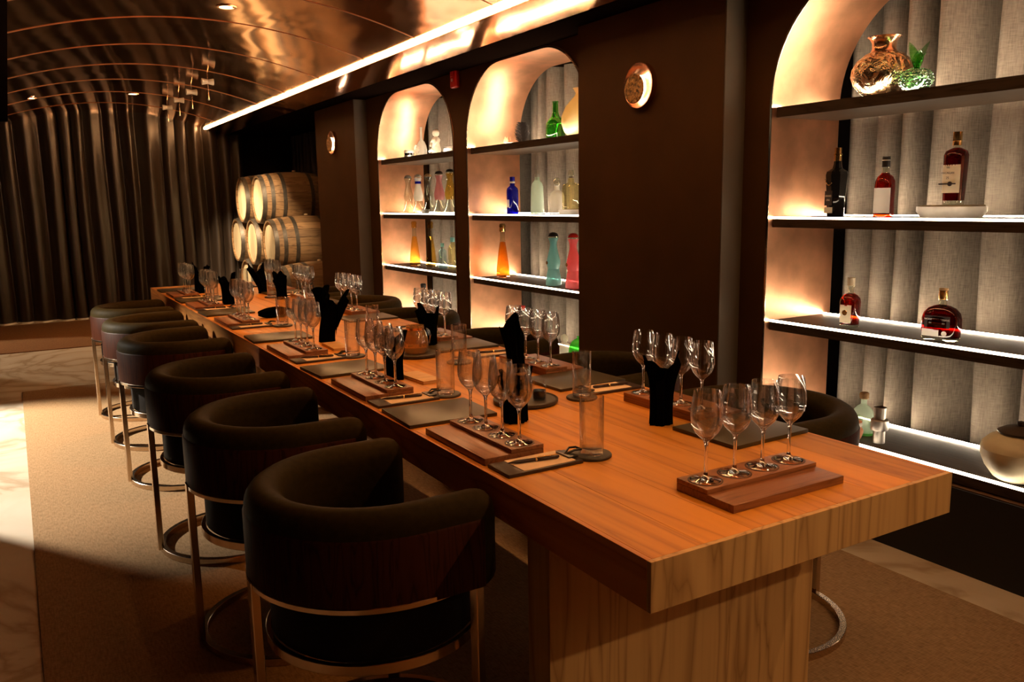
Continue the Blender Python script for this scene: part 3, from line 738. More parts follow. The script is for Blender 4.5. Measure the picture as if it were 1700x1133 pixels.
def pt(side, y, u, v):
    if side == 'L': return (TX0+u, y+v)
    if side == 'R': return (TX1-u, y-v)
    return (y+-v, TY0+u)            # head of the table, y is the x of its centre
def ang(side): return {'L': 0, 'R': PI, 'H': PI/2}[side]
GPOS = ['nearest', 'second nearest', 'second farthest', 'farthest']
def place(side, y, k, note_v=-.235, menu_v=.385, tumb=(.286, -.25), nap=None, menu=True, note=True, du=.022):
    a = ang(side)
    where = {'L': f'{ORD[k]} setting on the left edge', 'R': f'{ORD[k]} setting on the shelf side', 'H': 'setting at the near table end'}[side]
    x_, y_ = pt(side, y, du, 0)
    t = thing('tasting_board', f'wooden tasting board holding four glasses, {where}' + (', from the camera' if side != 'H' else ''), 'board', (x_, y_, TZ), a, 'tasting boards')
    link('base_board', BASEB, t); link('glass_rail', STRIP, t)
    for i in range(4):
        link('glass_ring', RECESS, t, (.122, -.132+.088*i, .029))
        px, py = pt(side, y, du+.122, -.132+.088*i)
        if side == 'R': gi = 3-i
        elif side == 'H': gi = i
        else: gi = i
        nm = (['leftmost', 'second from left', 'second from right', 'rightmost'][3-i] if side == 'H' else GPOS[gi])
        g = link('tasting_glass', None, None, (px, py, TZ+.0297), random.uniform(0, 6))
        for nm_, me_ in GLASS: link(nm_, me_, g)
        tag(g, f'{nm} empty stemmed tasting glass, {where}' + (', counted from camera' if side != 'H' else ''), 'glass', 'stemmed tasting glasses')
    if note:
        px, py = pt(side, y, .02, note_v)
        t = thing('note_board', f'small clipboard with note paper, {where} from the camera', 'clipboard', (px, py, TZ), a+R(random.uniform(-2, 2)), 'note clipboards')
        link('clip_board', NBASE, t); link('paper_sheet', NPAPER, t); link('clip_plate', NPAD, t); link('clip', NCLIP, t)
        px, py = pt(side, y, .055, note_v+.012)
        t = thing('pen', f'dark pen lying on the note paper, {where} from the camera', 'pen', (px, py, TZ+.0155), a+R(-8+random.uniform(-6, 6)), 'pens')
        link('barrel', PENM, t); link('band', PENB, t); link('pocket_clip', PENC, t)
    if menu:
        px, py = pt(side, y, .150, menu_v)
        tag(link('menu', MENU, None, (px, py, TZ), a+R(random.uniform(-2.5, 2.5))), f'flat black menu folder, {where} from the camera', 'menu', 'menu folders')
    if tumb:
        px, py = pt(side, y, *tumb)
        tag(link('coaster', COAST, None, (px, py, TZ)), f'round dark coaster under a water glass, {where} from the camera', 'coaster', 'coasters')
        tag(link('water_glass', TUMB, None, (px, py, TZ+.0082)), f'straight empty water glass on a coaster, {where} from the camera', 'glass', 'water glasses')
    if nap:
        u, v, h, lean, seed = nap
        px, py = pt(side, y, u, v)
        me = napkin_lying() if h < .1 else napkin_mesh(seed, h, lean)
        tag(link('napkin', me, None, (px, py, TZ), a if h < .1 else 0), f'black cloth napkin {"lying crumpled" if h < .1 else "folded to stand upright"}, {where} from camera', 'napkin', 'black napkins')
SL = [1.895, 2.70, 3.585, 4.72, 5.62, 6.42]
SR = [1.89, 2.69, 3.58, 4.73, 5.62, 6.42]
NL = [(.30, .145, .16, (0, .0), 3), (.236, .10, .18, (0, 0), 5), (.31, .20, .235, (.055, -.02), 8), (.35, .09, .06, (0, 0), 1), (.265, .03, .20, (0, 0), 11), (.25, .11, .22, (.02, 0), 13)]
NR = [(.275, .105, .205, (0, .0), 17), (.235, .03, .22, (-.02, .0), 23), (.27, .22, .19, (0, 0), 29), (.33, .06, .18, (0, 0), 31), (.27, -.10, .19, (-.01, 0), 37), (.27, .21, .22, (-.05, 0), 41)]
for k in range(6):
    place('L', SL[k], k, -.235, [.355, .385, .45, .46, .38, .42][k], [(.286, -.25), (.279, -.24), (.272, -.257), (.28, -.30), (.28, -.26), (.28, -.25)][k], NL[k])
    place('R', SR[k], k, -.33, [.29, .29, .28, .30, .30, .30][k], [(.282, -.276), (.33, -.254), (.37, -.20), (.31, -.24), (.30, -.25), (.30, -.25)][k], NR[k])
place('H', 1.388, 0, menu=False, note=False, tumb=None, du=.09)

# trays with pitchers in the middle of the table
def tray(x, y, r, label):
    me = MB().lathe([(.0005, 0), (r-.006, 0), (r, .006), (r, .014), (r-.004, .016), (r-.008, .012), (.0005, .011)], 48).mesh('round_tray', 'slate', 40)
    return tag(link('round_tray', me, None, (x, y, TZ)), label, 'tray', 'round trays')
def pitcher(x, y, z, s, label):
    t = thing('glass_pitcher', label, 'pitcher', (x, y, z), R(-60), 'small glass pitchers')
    p = [(.0005, 0), (.040, 0), (.048, .006), (.052, .03), (.050, .06), (.042, .085), (.034, .098), (.037, .112), (.035, .112), (.032, .099), (.040, .084), (.048, .06), (.050, .03), (.046, .008), (.0005, .004)]
    link('body', MB().lathe([(a*s, b*s) for a, b in p], 32, cap=False).mesh('body', 'glass_vase', 60), t)
    link('band', MB().lathe([(.0345*s, .094*s), (.0365*s, .094*s), (.0375*s, .104*s), (.0355*s, .104*s)], 32, cap=False).mesh('band', 'copper_smooth', 60), t)
    link('handle', MB().tube([(.035*s, 0, .10*s), (.062*s, 0, .098*s), (.074*s, 0, .075*s), (.068*s, 0, .045*s), (.051*s, 0, .03*s)], .0045*s, 8).mesh('handle', 'glass_clear', 60), t)
    return t
tray(1.372, 2.225, .105, 'round dark tray behind the first left tasting board')
pitcher(1.325, 2.245, TZ+.0125, .72, 'small glass pitcher on the round tray nearer the camera')
t = thing('sample_jar', 'small clear jar with dark liquid on the round tray nearer the camera', 'jar', (1.405, 2.195, TZ+.0125))
link('glass_wall', MB().lathe([(.0005, 0), (.021, 0), (.023, .004), (.022, .045), (.018, .052), (.018, .062), (.0165, .062), (.0165, .052), (.0205, .044), (.021, .005), (.0005, .003)], 24, cap=False).mesh('glass_wall', 'glass_clear', 60), t)
link('liquid', MB().lathe([(.0005, .0035), (.020, .0035), (.020, .030), (.0005, .030)], 24).mesh('liquid', 'glass_black', 60), t)
tray(1.430, 3.205, .105, 'round dark tray in the middle of the table behind the second board')
pitcher(1.430, 3.205, TZ+.0125, 1.05, 'glass pitcher with copper rim on the farther round tray')
for (x, y, rz, l) in [(1.242, 2.75, 4, 'small pale wooden card beside the second left tasting board'), (1.215, 3.60, -3, 'small pale wooden card beside the third left tasting board')]:
    t = thing('wooden_card', l, 'card', (x, y, TZ), R(rz))
    for j, (w_, h_) in enumerate(((.040, .115), (.039, .114))): link('card_sheet', boxme('card_sheet', (-w_, w_, -h_/1.2, h_/1.2, j*.0062, j*.0062+.006), 'pale_wood', .0008), t)

# ------------------------------------------------------------------ bottles and ornaments on the shelves
def bottle(loc, rz, label, parts, cat='bottle', name='bottle', group='bottles on the shelves'):
    """parts: (name, material, profile, kwargs)"""
    t = thing(name, label, cat, loc, rz, group)
    out = {}
    for (n, mat, prof, kw) in parts:
        out[n] = link(n, MB().lathe(prof, kw.pop('seg', 28), **kw).mesh(n, mat, 40), t)
    return t, out
def flat_label(t, name, mat, w_, z0, z1, x, curve=0, n=8, lines=()):
    """paper label on the room-facing (-x) side; lettering stands on it as a sub-part"""
    def fn(u, v):
        yy = (u-.5)*w_
        return (x+(curve-math.sqrt(max(0, curve*curve-yy*yy)) if curve else 0), yy, z0+(z1-z0)*v)
    mb = MB().grid(fn, n, 1); k = len(mb.v)
    back = [(p[0]+.0012, p[1], p[2]) for p in mb.v]
    mb.add(back, [tuple(reversed(q)) for q in mb.f[:n]])
    lb = link(name, mb.mesh(name, mat, 60), t)
    for (s, size, z, pm) in lines:
        link('lettering', text_mesh('lettering', s, size, pm), lb, (x-.0012, 0, z), rot=(PI/2, 0, -PI/2))
    return lb
S1, S2, S3, S4 = [z+.0006 for z in SHELF_Z]
ZL = .004
# --- nearest niche, top shelf
t = thing('copper_vase', 'big round copper-glass vase on the top shelf of the nearest niche', 'vase', (3.135, 2.258, S1), 0)
vp = [(.0005, 0), (.055, 0), (.085, .018), (.112, .05), (.124, .085), (.120, .115), (.100, .148), (.072, .170), (.052, .180), (.046, .192), (.047, .215), (.056, .232), (.066, .238)]
vi = [(.063, .238), (.053, .231), (.043, .214), (.043, .192), (.049, .178), (.069, .167), (.096, .146), (.117, .114), (.120, .085), (.108, .05), (.08, .02), (.0005, .006)]
link('body', MB().lathe(vp[:9]+[(.048, .178), (.070, .166), (.097, .145), (.117, .114), (.120, .085), (.108, .05), (.080, .02), (.0005, .006)], 48, cap=False).mesh('body', 'mercury_glass', 60), t)
link('neck', MB().lathe([(.052, .180), (.046, .192), (.047, .215), (.056, .232), (.066, .238), (.063, .239), (.053, .231), (.043, .214), (.042, .192), (.048, .180)], 48, cap=False).mesh('neck', 'copper_smooth', 60), t)
t = thing('pineapple_jar', 'green glass pineapple ornament beside the round vase', 'ornament', (3.075, 2.067, S1), 0)
mb = MB().lathe([(.0005, .004), (.035, .004), (.056, .022), (.062, .042), (.056, .064), (.036, .080), (.016, .086), (.0005, .087)], 30)
link('fruit_body', mb.mesh('fruit_body', 'glass_emerald', 60), t)
nub = MB().lathe([(.0075, 0), (.005, .003), (.0005, .005)], 6).mesh('nub', 'glass_emerald', 60)
for j in range(6):
    zz = .014+j*.012; rr0 = [.046, .056, .0605, .0605, .056, .045][j]
    for q in range(16):
        a = 2*PI*(q+.5*(j % 2))/16
        link('nub', nub, t, (rr0*math.cos(a), rr0*math.sin(a), zz), rot=(0, PI/2-.5*(j-2.5)/2.5*1.2, a))
def leaf(L, w_):
    def fn(u, v): 
        x = (v-.5)*w_*math.sin(PI*min(1, .12+u*.88))**.8; return (.018*u+.45*L*u*u*.6, x, L*u*(1-.12*u))
    return MB().grid(fn, 6, 2).mesh('crown_leaf', 'glass_green', 60)
lf = leaf(.110, .044); lf2 = leaf(.075, .040)
for q in range(7): link('crown_leaf', lf if q % 2 else lf2, t, (0, 0, .084), 2*PI*q/7+.3)
link('foot', MB().lathe([(.030, 0), (.036, 0), (.036, .005), (.030, .005)], 24, cap=False).mesh('foot', 'glass_emerald', 60), t)
# --- nearest niche, second shelf
XI = 3.17
t, p = bottle((XI+.05, 2.522, S2), R(-14), 'black faceted bottle with gold stopper on the second shelf, nearest niche', [
    ('glass_body', 'glass_black', [(.034, 0), (.038, .004), (.044, .10), (.050, .185), (.046, .200), (.022, .215), (.0175, .235), (.017, .246), (.0005, .247)], dict(seg=8)),
    ('stopper', 'gold', [(.0165, .247), (.0165, .270), (.019, .272), (.019, .278), (.0155, .280), (.015, .305), (.0005, .307)], {})])
flat_label(t, 'front_label', 'plastic_black', .05, .05, .115, -.0425, 0, 2, (('GRAND', .0125, .092, 'label_cream'), ('CRU', .0125, .074, 'label_cream')))
flat_label(t, 'foot_label', 'label_cream', .055, .016, .042, -.0405, 0, 2)
mbs = MB().tube([(-.044, -.024, .150), (-.047, -.008, .138), (-.049, .008, .148), (-.049, .02, .168)], [.0012, .003, .003, .001], 6)
link('gold_splash', mbs.mesh('gold_splash', 'gold', 60), t)
t, p = bottle((XI, 2.243, S2), 0, 'amber bottle with large white label and dark cap, second shelf', [
    ('glass_body', 'glass_whisky', [(.036, 0), (.040, .003), (.040, .135), (.039, .150), (.031, .168), (.019, .178), (.016, .184), (.0005, .184)], {}),
    ('glass_neck', 'glass_bottle', [(.016, .184), (.0145, .190), (.0145, .206), (.0175, .209), (.0005, .21)], {}),
    ('cap', 'plastic_black', [(.0165, .207), (.0172, .209), (.0165, .234), (.0165, .2345), (.0005, .2355)], {}),
    ('cap_band', 'label_white', [(.0168, .2345), (.0168, .237), (.0005, .237)], {}),
    ('cap_top', 'plastic_black', [(.0168, .237), (.0160, .251), (.0005, .252)], {})])
flat_label(t, 'front_label', 'label_white', .076, .018, .122, -.0412, .0412, 14)
t = thing('stone_slab', 'pale rough stone slab under the tall red bottle', 'stand', (XI, 1.947, S2), 0)
def slab(w_, l, h):
    def fn(u, v):
        a = 2*PI*u; rr3 = 1+.05*math.sin(3*a)+.04*math.sin(7*a+1)
        return (w_*rr3*math.cos(a), l*rr3*math.copysign(abs(math.sin(a))**.7, math.sin(a)), 0)
    b0 = [fn(k/40, 0) for k in range(40)]
    v = [(x*.86, y*.86, 0) for x, y, _ in b0]+[(x, y, h*.55) for x, y, _ in b0]+[(x, y, h*.97) for x, y, _ in b0]
    return MB().add(v, [tuple(range(40))[::-1]]+[(j*40+k, j*40+(k+1) % 40, (j+1)*40+(k+1) % 40, (j+1)*40+k) for j in range(2) for k in range(40)]+[tuple(80+k for k in range(40))])
link('base', slab(.075, .135, .046).mesh('base', 'stone_white', 40), t)
link('top_face', MB().add([(x*.93, y*.93, z+.0446) for x, y, z in slab(.075, .135, .0).v[40:80]]+[(x*.93, y*.93, z+.050) for x, y, z in slab(.075, .135, .0).v[40:80]],
     [tuple(range(40))[::-1], tuple(range(40, 80))]+[(k, (k+1) % 40, 40+(k+1) % 40, 40+k) for k in range(40)]).mesh('top_face', 'stone_top', 40), t)
t, p = bottle((XI, 1.940, S2+.0505), R(-4), 'tall dark red bottle with cream label standing on the stone slab', [
    ('glass_base', 'glass_bottle', [(.0005, 0), (.035, 0), (.038, .003), (.039, .016), (.0005, .016)], {}),
    ('glass_body', 'glass_dark', [(.0385, .0165), (.044, .17), (.044, .19), (.038, .205), (.024, .213), (.016, .217), (.0005, .218)], {}),
    ('glass_neck', 'glass_bottle', [(.016, .218), (.0145, .226), (.0005, .227)], {}),
    ('stopper', 'gold', [(.0165, .227), (.0165, .243), (.017, .244), (.0165, .245), (.0165, .278), (.0005, .279)], {})])
lb = flat_label(t, 'front_label', 'label_cream', .074, .046, .153, -.0432, .044, 14, (('THE', .008, .142, 'print_dark'), ('MACALLAN', .0105, .122, 'print_dark'), ('25', .013, .103, 'print_dark')))
link('seal_band', boxme('seal_band', (-.0455, -.0437, -.036, .036, .078, .083), 'print_dark', 0, 0), lb)
link('seal', MB().lathe([(.009, -.047), (.009, -.0437)], 16, axis='x').mesh('seal', 'print_dark', 40), lb, (0, -.012, .0805))
# --- nearest niche, third shelf
t, p = bottle((3.125, 2.348, S3), R(10), 'small squat amber bottle with cream label and pale stopper, third shelf', [
    ('glass_base', 'glass_bottle', [(.0005, 0), (.033, 0), (.036, .004), (.036, .012), (.0005, .012)], dict(power=3)),
    ('glass_body', 'glass_whisky', [(.0355, .0122), (.038, .05), (.040, .110), (.037, .126), (.026, .140), (.015, .147), (.0005, .148)], dict(power=3)),
    ('glass_neck', 'glass_bottle', [(.0145, .148), (.0135, .155), (.0135, .178), (.0165, .181), (.0005, .182)], {}),
    ('stopper', 'label_cream', [(.0165, .182), (.0155, .188), (.0165, .214), (.0175, .216), (.0005, .217)], {})])
flat_label(t, 'front_label', 'label_cream', .05, .022, .100, -.0395, 0, 2)
link('label_bird', MB().lathe([(.0005, -.0415), (.011, -.0412), (.012, -.0402)], 18, axis='x').mesh('label_bird', 'gold', 40), t, (0, .004, .066))
mbs = MB().tube([(-.0398, -.028, .10), (-.040, -.02, .10), (-.0398, -.034, .022)], .0015, 6)
link('glass_rib', mbs.mesh('glass_rib', 'glass_bottle', 40), t)
t, p = bottle((3.125, 1.925, S3), R(6), 'wide flat dark amber decanter bottle with printed text, third shelf', [
    ('glass_base', 'glass_bottle', [(.0005, 0), (.062, 0), (.068, .004), (.070, .012), (.0005, .012)], dict(sx=.55, power=4)),
    ('glass_body', 'glass_dark', [(.070, .0122), (.073, .05), (.073, .085), (.066, .108), (.050, .126), (.028, .136), (.016, .139), (.0005, .140)], dict(sx=.55, power=3.2, seg=40)),
    ('glass_neck', 'glass_bottle', [(.015, .140), (.014, .146), (.014, .156), (.0175, .160), (.0005, .161)], {}),
    ('stopper', 'gold', [(.0165, .161), (.0175, .163), (.0165, .196), (.0005, .197)], {}),
    ('stopper_top', 'cork', [(.017, .197), (.017, .204), (.0005, .205)], {})])
lb = flat_label(t, 'printed_panel', 'print_dark', .10, .05, .098, -.0385, 0, 2, (('WOODFORD RESERVE', .0098, .083, 'print_white'), ('DOUBLE OAKED', .0082, .069, 'print_white'), ('750', .005, .058, 'print_white')))
flat_label(t, 'white_label', 'label_white', .066, .016, .044, -.0398, 0, 2).location.y = .024
link('round_seal', MB().lathe([(.0005, -.0402), (.010, -.0402), (.010, -.038)], 18, axis='x').mesh('round_seal', 'print_white', 40), t, (0, -.030, .030))
# --- nearest niche, bottom shelf
t, p = bottle((3.165, 2.281, S4), R(8), 'clear round-shouldered bottle with cork on the bottom shelf', [
    ('glass_body', 'glass_frost', [(.0005, 0), (.044, 0), (.047, .004), (.047, .09), (.042, .110), (.026, .128), (.015, .135), (.013, .142), (.013, .16), (.0005, .16)], dict(sx=.75)),
    ('cork', 'cork', [(.013, .160), (.019, .163), (.020, .184), (.016, .190), (.0005, .191)], {})])
link('embossed_seal', MB().lathe([(.016, -.001), (.020, -.004), (.016, -.006), (.006, -.004), (.0005, -.004)], 20, axis='x').mesh('embossed_seal', 'glass_bottle', 40), t, (-.0345, 0, .075))
link('glass_base', MB().lathe([(.0005, .0), (.0475, .0), (.0475, .012), (.0005, .012)], 28, sx=.75).mesh('glass_base', 'glass_green', 40), t, (0, 0, -.0002))
t = thing('clay_cup', 'small orange clay pot in front of the corked bottle', 'pot', (3.065, 2.246, S4), 0)
link('pot_body', MB().lathe([(.0005, 0), (.020, 0), (.026, .008), (.033, .03), (.035, .042), (.029, .052), (.026, .054), (.027, .060), (.0005, .060)], 28).mesh('pot_body', 'clay', 50), t)
link('collar', MB().lathe([(.0265, .0602), (.029, .066), (.029, .078), (.026, .078), (.0005, .078)], 28).mesh('collar', 'label_white', 50), t)
link('lid', MB().lathe([(.0275, .0782), (.0275, .083), (.0005, .0845)], 28).mesh('lid', 'clay', 50), t)
t = thing('cocktail_jigger', 'stepped steel cocktail jigger beside the corked bottle', 'jigger', (3.105, 2.157, S4), 0)
link('lower_cup', MB().lathe([(.0005, 0), (.024, 0), (.0255, .002), (.0235, .05), (.0235, .054)], 28).mesh('lower_cup', 'steel', 30), t)
link('middle_cup', MB().lathe([(.0235, .054), (.034, .057), (.036, .062), (.0355, .100), (.033, .104), (.0235, .105)], 28).mesh('middle_cup', 'steel', 30), t)
link('upper_cup', MB().lathe([(.0235, .105), (.0235, .112), (.026, .156), (.0245, .156), (.022, .115), (.0005, .112)], 28, cap=False).mesh('upper_cup', 'steel', 30), t)
t = thing('ceramic_jar', 'large lidded cream ceramic jar on the bottom shelf', 'jar', (3.105, 1.582, S4), 0)
link('jar_body', MB().lathe([(.0005, 0), (.062, 0), (.080, .012), (.108, .050), (.124, .090), (.126, .118)], 44, cap=False).mesh('jar_body', 'ceramic_cream', 60), t)
link('shoulder', MB().lathe([(.126, .118), (.121, .136), (.098, .160), (.074, .170), (.070, .176), (.064, .176), (.064, .168)], 44, cap=False).mesh('glazed_shoulder', 'ceramic_cream', 60), t)
lid = link('lid', MB().lathe([(.0705, .1762), (.074, .179), (.074, .184), (.050, .198), (.014, .204), (.0005, .205)], 40).mesh('lid', 'ceramic_dark', 50), t)
link('lid_knob', MB().lathe([(.008, .203), (.013, .210), (.012, .220), (.0005, .224)], 18).mesh('lid_knob', 'ceramic_dark', 50), lid)

# --- middle niche
t = thing('pine_cone', 'dark pine cone on the top shelf of the middle niche', 'ornament', (3.19, 5.172, S1+.012), 0)
scale_ = MB().add([(0, -.014, 0), (0, .014, 0), (.028, .010, .012), (.034, 0, .015), (.028, -.010, .012), (.004, 0, -.006)], [(0, 1, 2, 3, 4), (0, 5, 1), (1, 5, 2), (2, 5, 3), (3, 5, 4), (4, 5, 0)]).mesh('scale', 'pinecone', 0)
link('core', MB().lathe([(.0005, 0), (.022, .012), (.030, .05), (.022, .10), (.006, .135), (.0005, .14)], 14).mesh('core', 'pinecone', 40), t)
for j in range(11):
    z = .012+j*.0115; r0 = [.024, .030, .034, .036, .036, .034, .031, .027, .022, .016, .009][j]
    for q in range(9): link('scale', scale_, t, (r0*.72*math.cos(2*PI*(q+.5*(j % 2))/9), r0*.72*math.sin(2*PI*(q+.5*(j % 2))/9), z), 2*PI*(q+.5*(j % 2))/9)
t = thing('display_plate', 'shallow white dish under the pine cone', 'dish', (3.165, 5.188, S1), 0)
link('plate', MB().lathe([(.0005, 0), (.05, 0), (.088, .008), (.092, .011), (.086, .0105), (.05, .004), (.0005, .003)], 36, cap=False).mesh('plate', 'stone_white', 50), t)
mbs = MB()
for q in range(5):
    a = q*1.3; mbs.add(*(lambda m: (m.v, m.f))(MB().lathe([(.0005, 0), (.016, .006), (.014, .02), (.004, .045), (.0005, .05)], 8, -.005+.018*math.cos(a), .018*math.sin(a))))
o = link('red_flower', mbs.mesh('red_flower', 'clay', 50), None, (3.115, 5.235, S1+.010)); tag(o, 'small red dried flower cluster beside the pine cone', 'flower')
t, p = bottle((3.205, 4.770, S1), R(5), 'green glass onion-shouldered bottle on the top shelf, middle niche', [
    ('glass_body', 'glass_green', [(.0005, 0), (.068, 0), (.074, .006), (.076, .09), (.072, .118), (.052, .140), (.032, .158), (.023, .185), (.021, .245), (.025, .247), (.025, .256), (.020, .257), (.018, .255), (.018, .19), (.028, .157), (.05, .135), (.069, .115), (.071, .01), (.0005, .005)], dict(cap=False, sx=.8)),])
t = thing('amber_vase', 'glowing amber glass vase on the top shelf half behind the pillar', 'vase', (3.165, 4.440, S1), 0)
link('vase_body', MB().lathe([(.0005, 0), (.065, 0), (.095, .03), (.115, .085), (.112, .13), (.085, .19), (.045, .235), (.028, .252), (.022, .268)], 40, cap=False).mesh('vase_body', 'glass_amber_vase', 60), t)
link('vase_lip', MB().lathe([(.022, .268), (.036, .292), (.042, .300), (.038, .300), (.020, .270)], 40, cap=False).mesh('vase_lip', 'glass_amber_vase', 60), t)
t, p = bottle((3.19, 5.320, S2), R(0), 'cobalt blue bottle on the second shelf of the middle niche', [
    ('glass_body', 'glass_cobalt', [(.0005, 0), (.036, 0), (.038, .003), (.038, .17), (.034, .186), (.020, .20), (.016, .205), (.016, .235), (.0005, .236)], dict(power=3.5)),
    ('cap', 'glass_cobalt', [(.017, .236), (.019, .24), (.019, .268), (.0005, .27)], {})])
flat_label(t, 'front_label', 'label_white', .034, .05, .105, -.0395, 0, 2)
link('neck_tag', MB().lathe([(.0165, .222), (.0195, .222), (.0195, .234), (.0165, .234)], 20, cap=False).mesh('neck_tag', 'label_white', 40), t)
t, p = bottle((3.19, 4.983, S2), 0, 'tall frosted pale green bottle, second shelf of the middle niche', [
    ('glass_body', 'glass_frost', [(.0005, 0), (.046, 0), (.048, .004), (.046, .10), (.042, .19), (.036, .212), (.024, .226), (.019, .234), (.0005, .235)], {}),
    ('neck_ring', 'glass_frost', [(.019, .235), (.017, .24), (.017, .256), (.0005, .257)], {}),
    ('stopper', 'bowl_grey', [(.017, .257), (.0185, .26), (.017, .278), (.0005, .281)], {})])
t, p = bottle((3.17, 4.705, S2), 0, 'short clear bottle with round stopper, second shelf of the middle niche', [
    ('glass_body', 'glass_milk', [(.0005, 0), (.044, 0), (.046, .004), (.046, .12), (.040, .142), (.026, .154), (.017, .160), (.015, .185), (.019, .19), (.0005, .191)], dict(power=2.6)),
    ('stopper', 'glass_bottle', [(.014, .191), (.024, .200), (.027, .215), (.020, .235), (.008, .243), (.0005, .244)], {})])
t = thing('stone_slab', 'flat white stone slab under the square bottle, middle niche', 'stand', (3.14, 4.485, S2), 0)
link('base', slab(.07, .10, .034).mesh('base', 'stone_white', 40), t)
t, p = bottle((3.145, 4.506, S2+.0335), R(3), 'square clear bottle of gold spirit standing on white stone', [
    ('glass_body', 'glass_pale', [(.0005, 0), (.044, 0), (.047, .004), (.047, .14), (.042, .158), (.024, .168), (.017, .172), (.016, .2), (.0005, .2)], dict(power=5)),
    ('collar', 'steel', [(.0175, .2), (.0185, .204), (.0175, .21), (.0005, .211)], {}),
    ('stopper', 'glass_bottle', [(.015, .211), (.021, .218), (.021, .244), (.015, .252), (.0005, .253)], {})])
def tall_bottle(y, x, label, s=1.0, liquid='glass_amber', rz=0):
    t, p = bottle((x, y, S3), rz, label, [
        ('glass_body', liquid, [(.0005, .006), (.044*s, .006), (.050*s, .012), (.048*s, .07), (.032*s, .20), (.021*s, .27), (.0005, .272)], dict(power=2.6, seg=6, sx=.9)),
        ('glass_base', 'glass_bottle', [(.0005, 0), (.046*s, 0), (.051*s, .004), (.050*s, .0058), (.0005, .0059)], dict(seg=6)),
        ('glass_neck', 'glass_bottle', [(.021*s, .272), (.018*s, .30), (.018*s, .345), (.0005, .346)], {}),
        ('stopper', 'glass_gold' if liquid == 'glass_gold' else 'gold', [(.020*s, .346), (.024*s, .352), (.022*s, .375), (.026*s, .388), (.020*s, .404), (.0005, .407)], {})])
    return t
tall_bottle(5.408, 3.15, 'tall tapering amber bottle on the third shelf of the middle niche')
def hourglass(loc, label, mat, capmat, s=1.0, lower=None):
    parts = [('lower_body', lower or mat, [(.0005, 0), (.048*s, 0), (.054*s, .006), (.052*s, .04), (.042*s, .095), (.038*s, .112), (.0005, .1125)], {}),
             ('glass_body', mat, [(.038*s, .113), (.045*s, .145), (.046*s, .165), (.037*s, .205), (.026*s, .25), (.023*s, .275), (.026*s, .295), (.034*s, .318), (.036*s, .322), (.0005, .323)], {}),
             ('cap_rim', 'glass_bottle', [(.036*s, .3232), (.039*s, .327), (.036*s, .331), (.0005, .3312)], {}),
             ('cap', capmat, [(.034*s, .3315), (.034*s, .340), (.026*s, .352), (.014*s, .358), (.0005, .360)], {})]
    parts = [(n, m, [(r, z*s) for r, z in pr], k) for n, m, pr, k in parts]
    return bottle(loc, 0, label, parts)
t, p = hourglass((3.135, 4.701, S3), 'teal hourglass-shaped bottle on the third shelf', 'glass_teal', 'plastic_black')
link('face_badge', MB().lathe([(.012, -.004), (.010, 0), (.0005, .001)], 14, axis='x').mesh('face_badge', 'gold', 40), t, (-.042, .012, .155))
t, p = hourglass((3.125, 4.453, S3), 'pink hourglass-shaped bottle on the third shelf beside the pillar', 'glass_pink', 'red_plastic')
link('face_badge', MB().lathe([(.012, -.004), (.010, 0), (.0005, .001)], 14, axis='x').mesh('face_badge', 'gold', 40), t, (-.042, .012, .155))
t, p = bottle((3.08, 4.496, S4), 0, 'small white figure-shaped bottle on the bottom shelf, middle niche', [
    ('glass_body', 'glass_milk', [(.0005, 0), (.040, 0), (.043, .004), (.043, .085), (.036, .105), (.018, .118), (.0005, .119)], {}),
    ('head', 'glass_milk', [(.016, .119), (.024, .128), (.027, .145), (.022, .163), (.010, .172), (.0005, .173)], {})])
t, p = bottle((3.08, 4.325, S4), 0, 'green round bottle on the bottom shelf half behind the pillar', [
    ('glass_body', 'glass_limegreen', [(.0005, 0), (.035, 0), (.060, .03), (.070, .075), (.066, .115), (.048, .148), (.024, .165), (.0005, .167)], {}),
    ('stopper', 'glass_limegreen', [(.016, .167), (.018, .18), (.0005, .182)], {})])
t, p = bottle((3.15, 5.14, S4), 0, 'clear bottle with red cap behind the tasting glasses, bottom shelf', [
    ('glass_body', 'glass_bottle', [(.0005, 0), (.040, 0), (.042, .004), (.042, .17), (.036, .20), (.018, .23), (.015, .26), (.0005, .26)], {}),
    ('cap', 'red_plastic', [(.018, .26), (.022, .264), (.022, .295), (.0005, .297)], {})])

# --- farthest niche
t, p = bottle((3.205, 6.903, S1), 0, 'pale flask with a slim neck on the top shelf, farthest niche', [
    ('glass_body', 'glass_milk', [(.0005, 0), (.060, 0), (.068, .006), (.070, .06), (.062, .10), (.040, .135), (.020, .15), (.015, .17), (.014, .245), (.018, .248), (.018, .262), (.0005, .263)], dict(sx=.6)),
    ])
link('shell_relief', MB().lathe([(.046, 0), (.040, .012), (.028, .003), (.020, .014), (.010, .005), (.0005, .016)], 24, axis='x').mesh('shell_relief', 'figurine', 40), t, (-.044, 0, .068), rot=(0, 0, PI))
t, p = bottle((3.072, 6.878, S1), 0, 'small dark banded jar in front of the pale flask', [
    ('base', 'steel', [(.0005, 0), (.044, 0), (.046, .003), (.046, .014), (.0005, .014)], {}),
    ('body', 'glass_black', [(.041, .0142), (.043, .034), (.0005, .0345)], {}),
    ('lid', 'jar_white', [(.046, .035), (.046, .052), (.038, .062), (.0005, .063)], {})], 'jar', 'lidded_jar', None)
t = thing('figurine', 'small cream seated figurine on the top shelf, farthest niche', 'figurine', (3.165, 6.524, S1), 0)
link('base', MB().lathe([(.0005, 0), (.048, 0), (.048, .012), (.04, .018), (.0005, .018)], 24).mesh('base', 'figurine', 40), t)
link('torso', MB().lathe([(.036, .018), (.042, .04), (.034, .075), (.030, .10), (.038, .125), (.026, .145), (.013, .152), (.0005, .153)], 22).mesh('torso', 'figurine', 60), t)
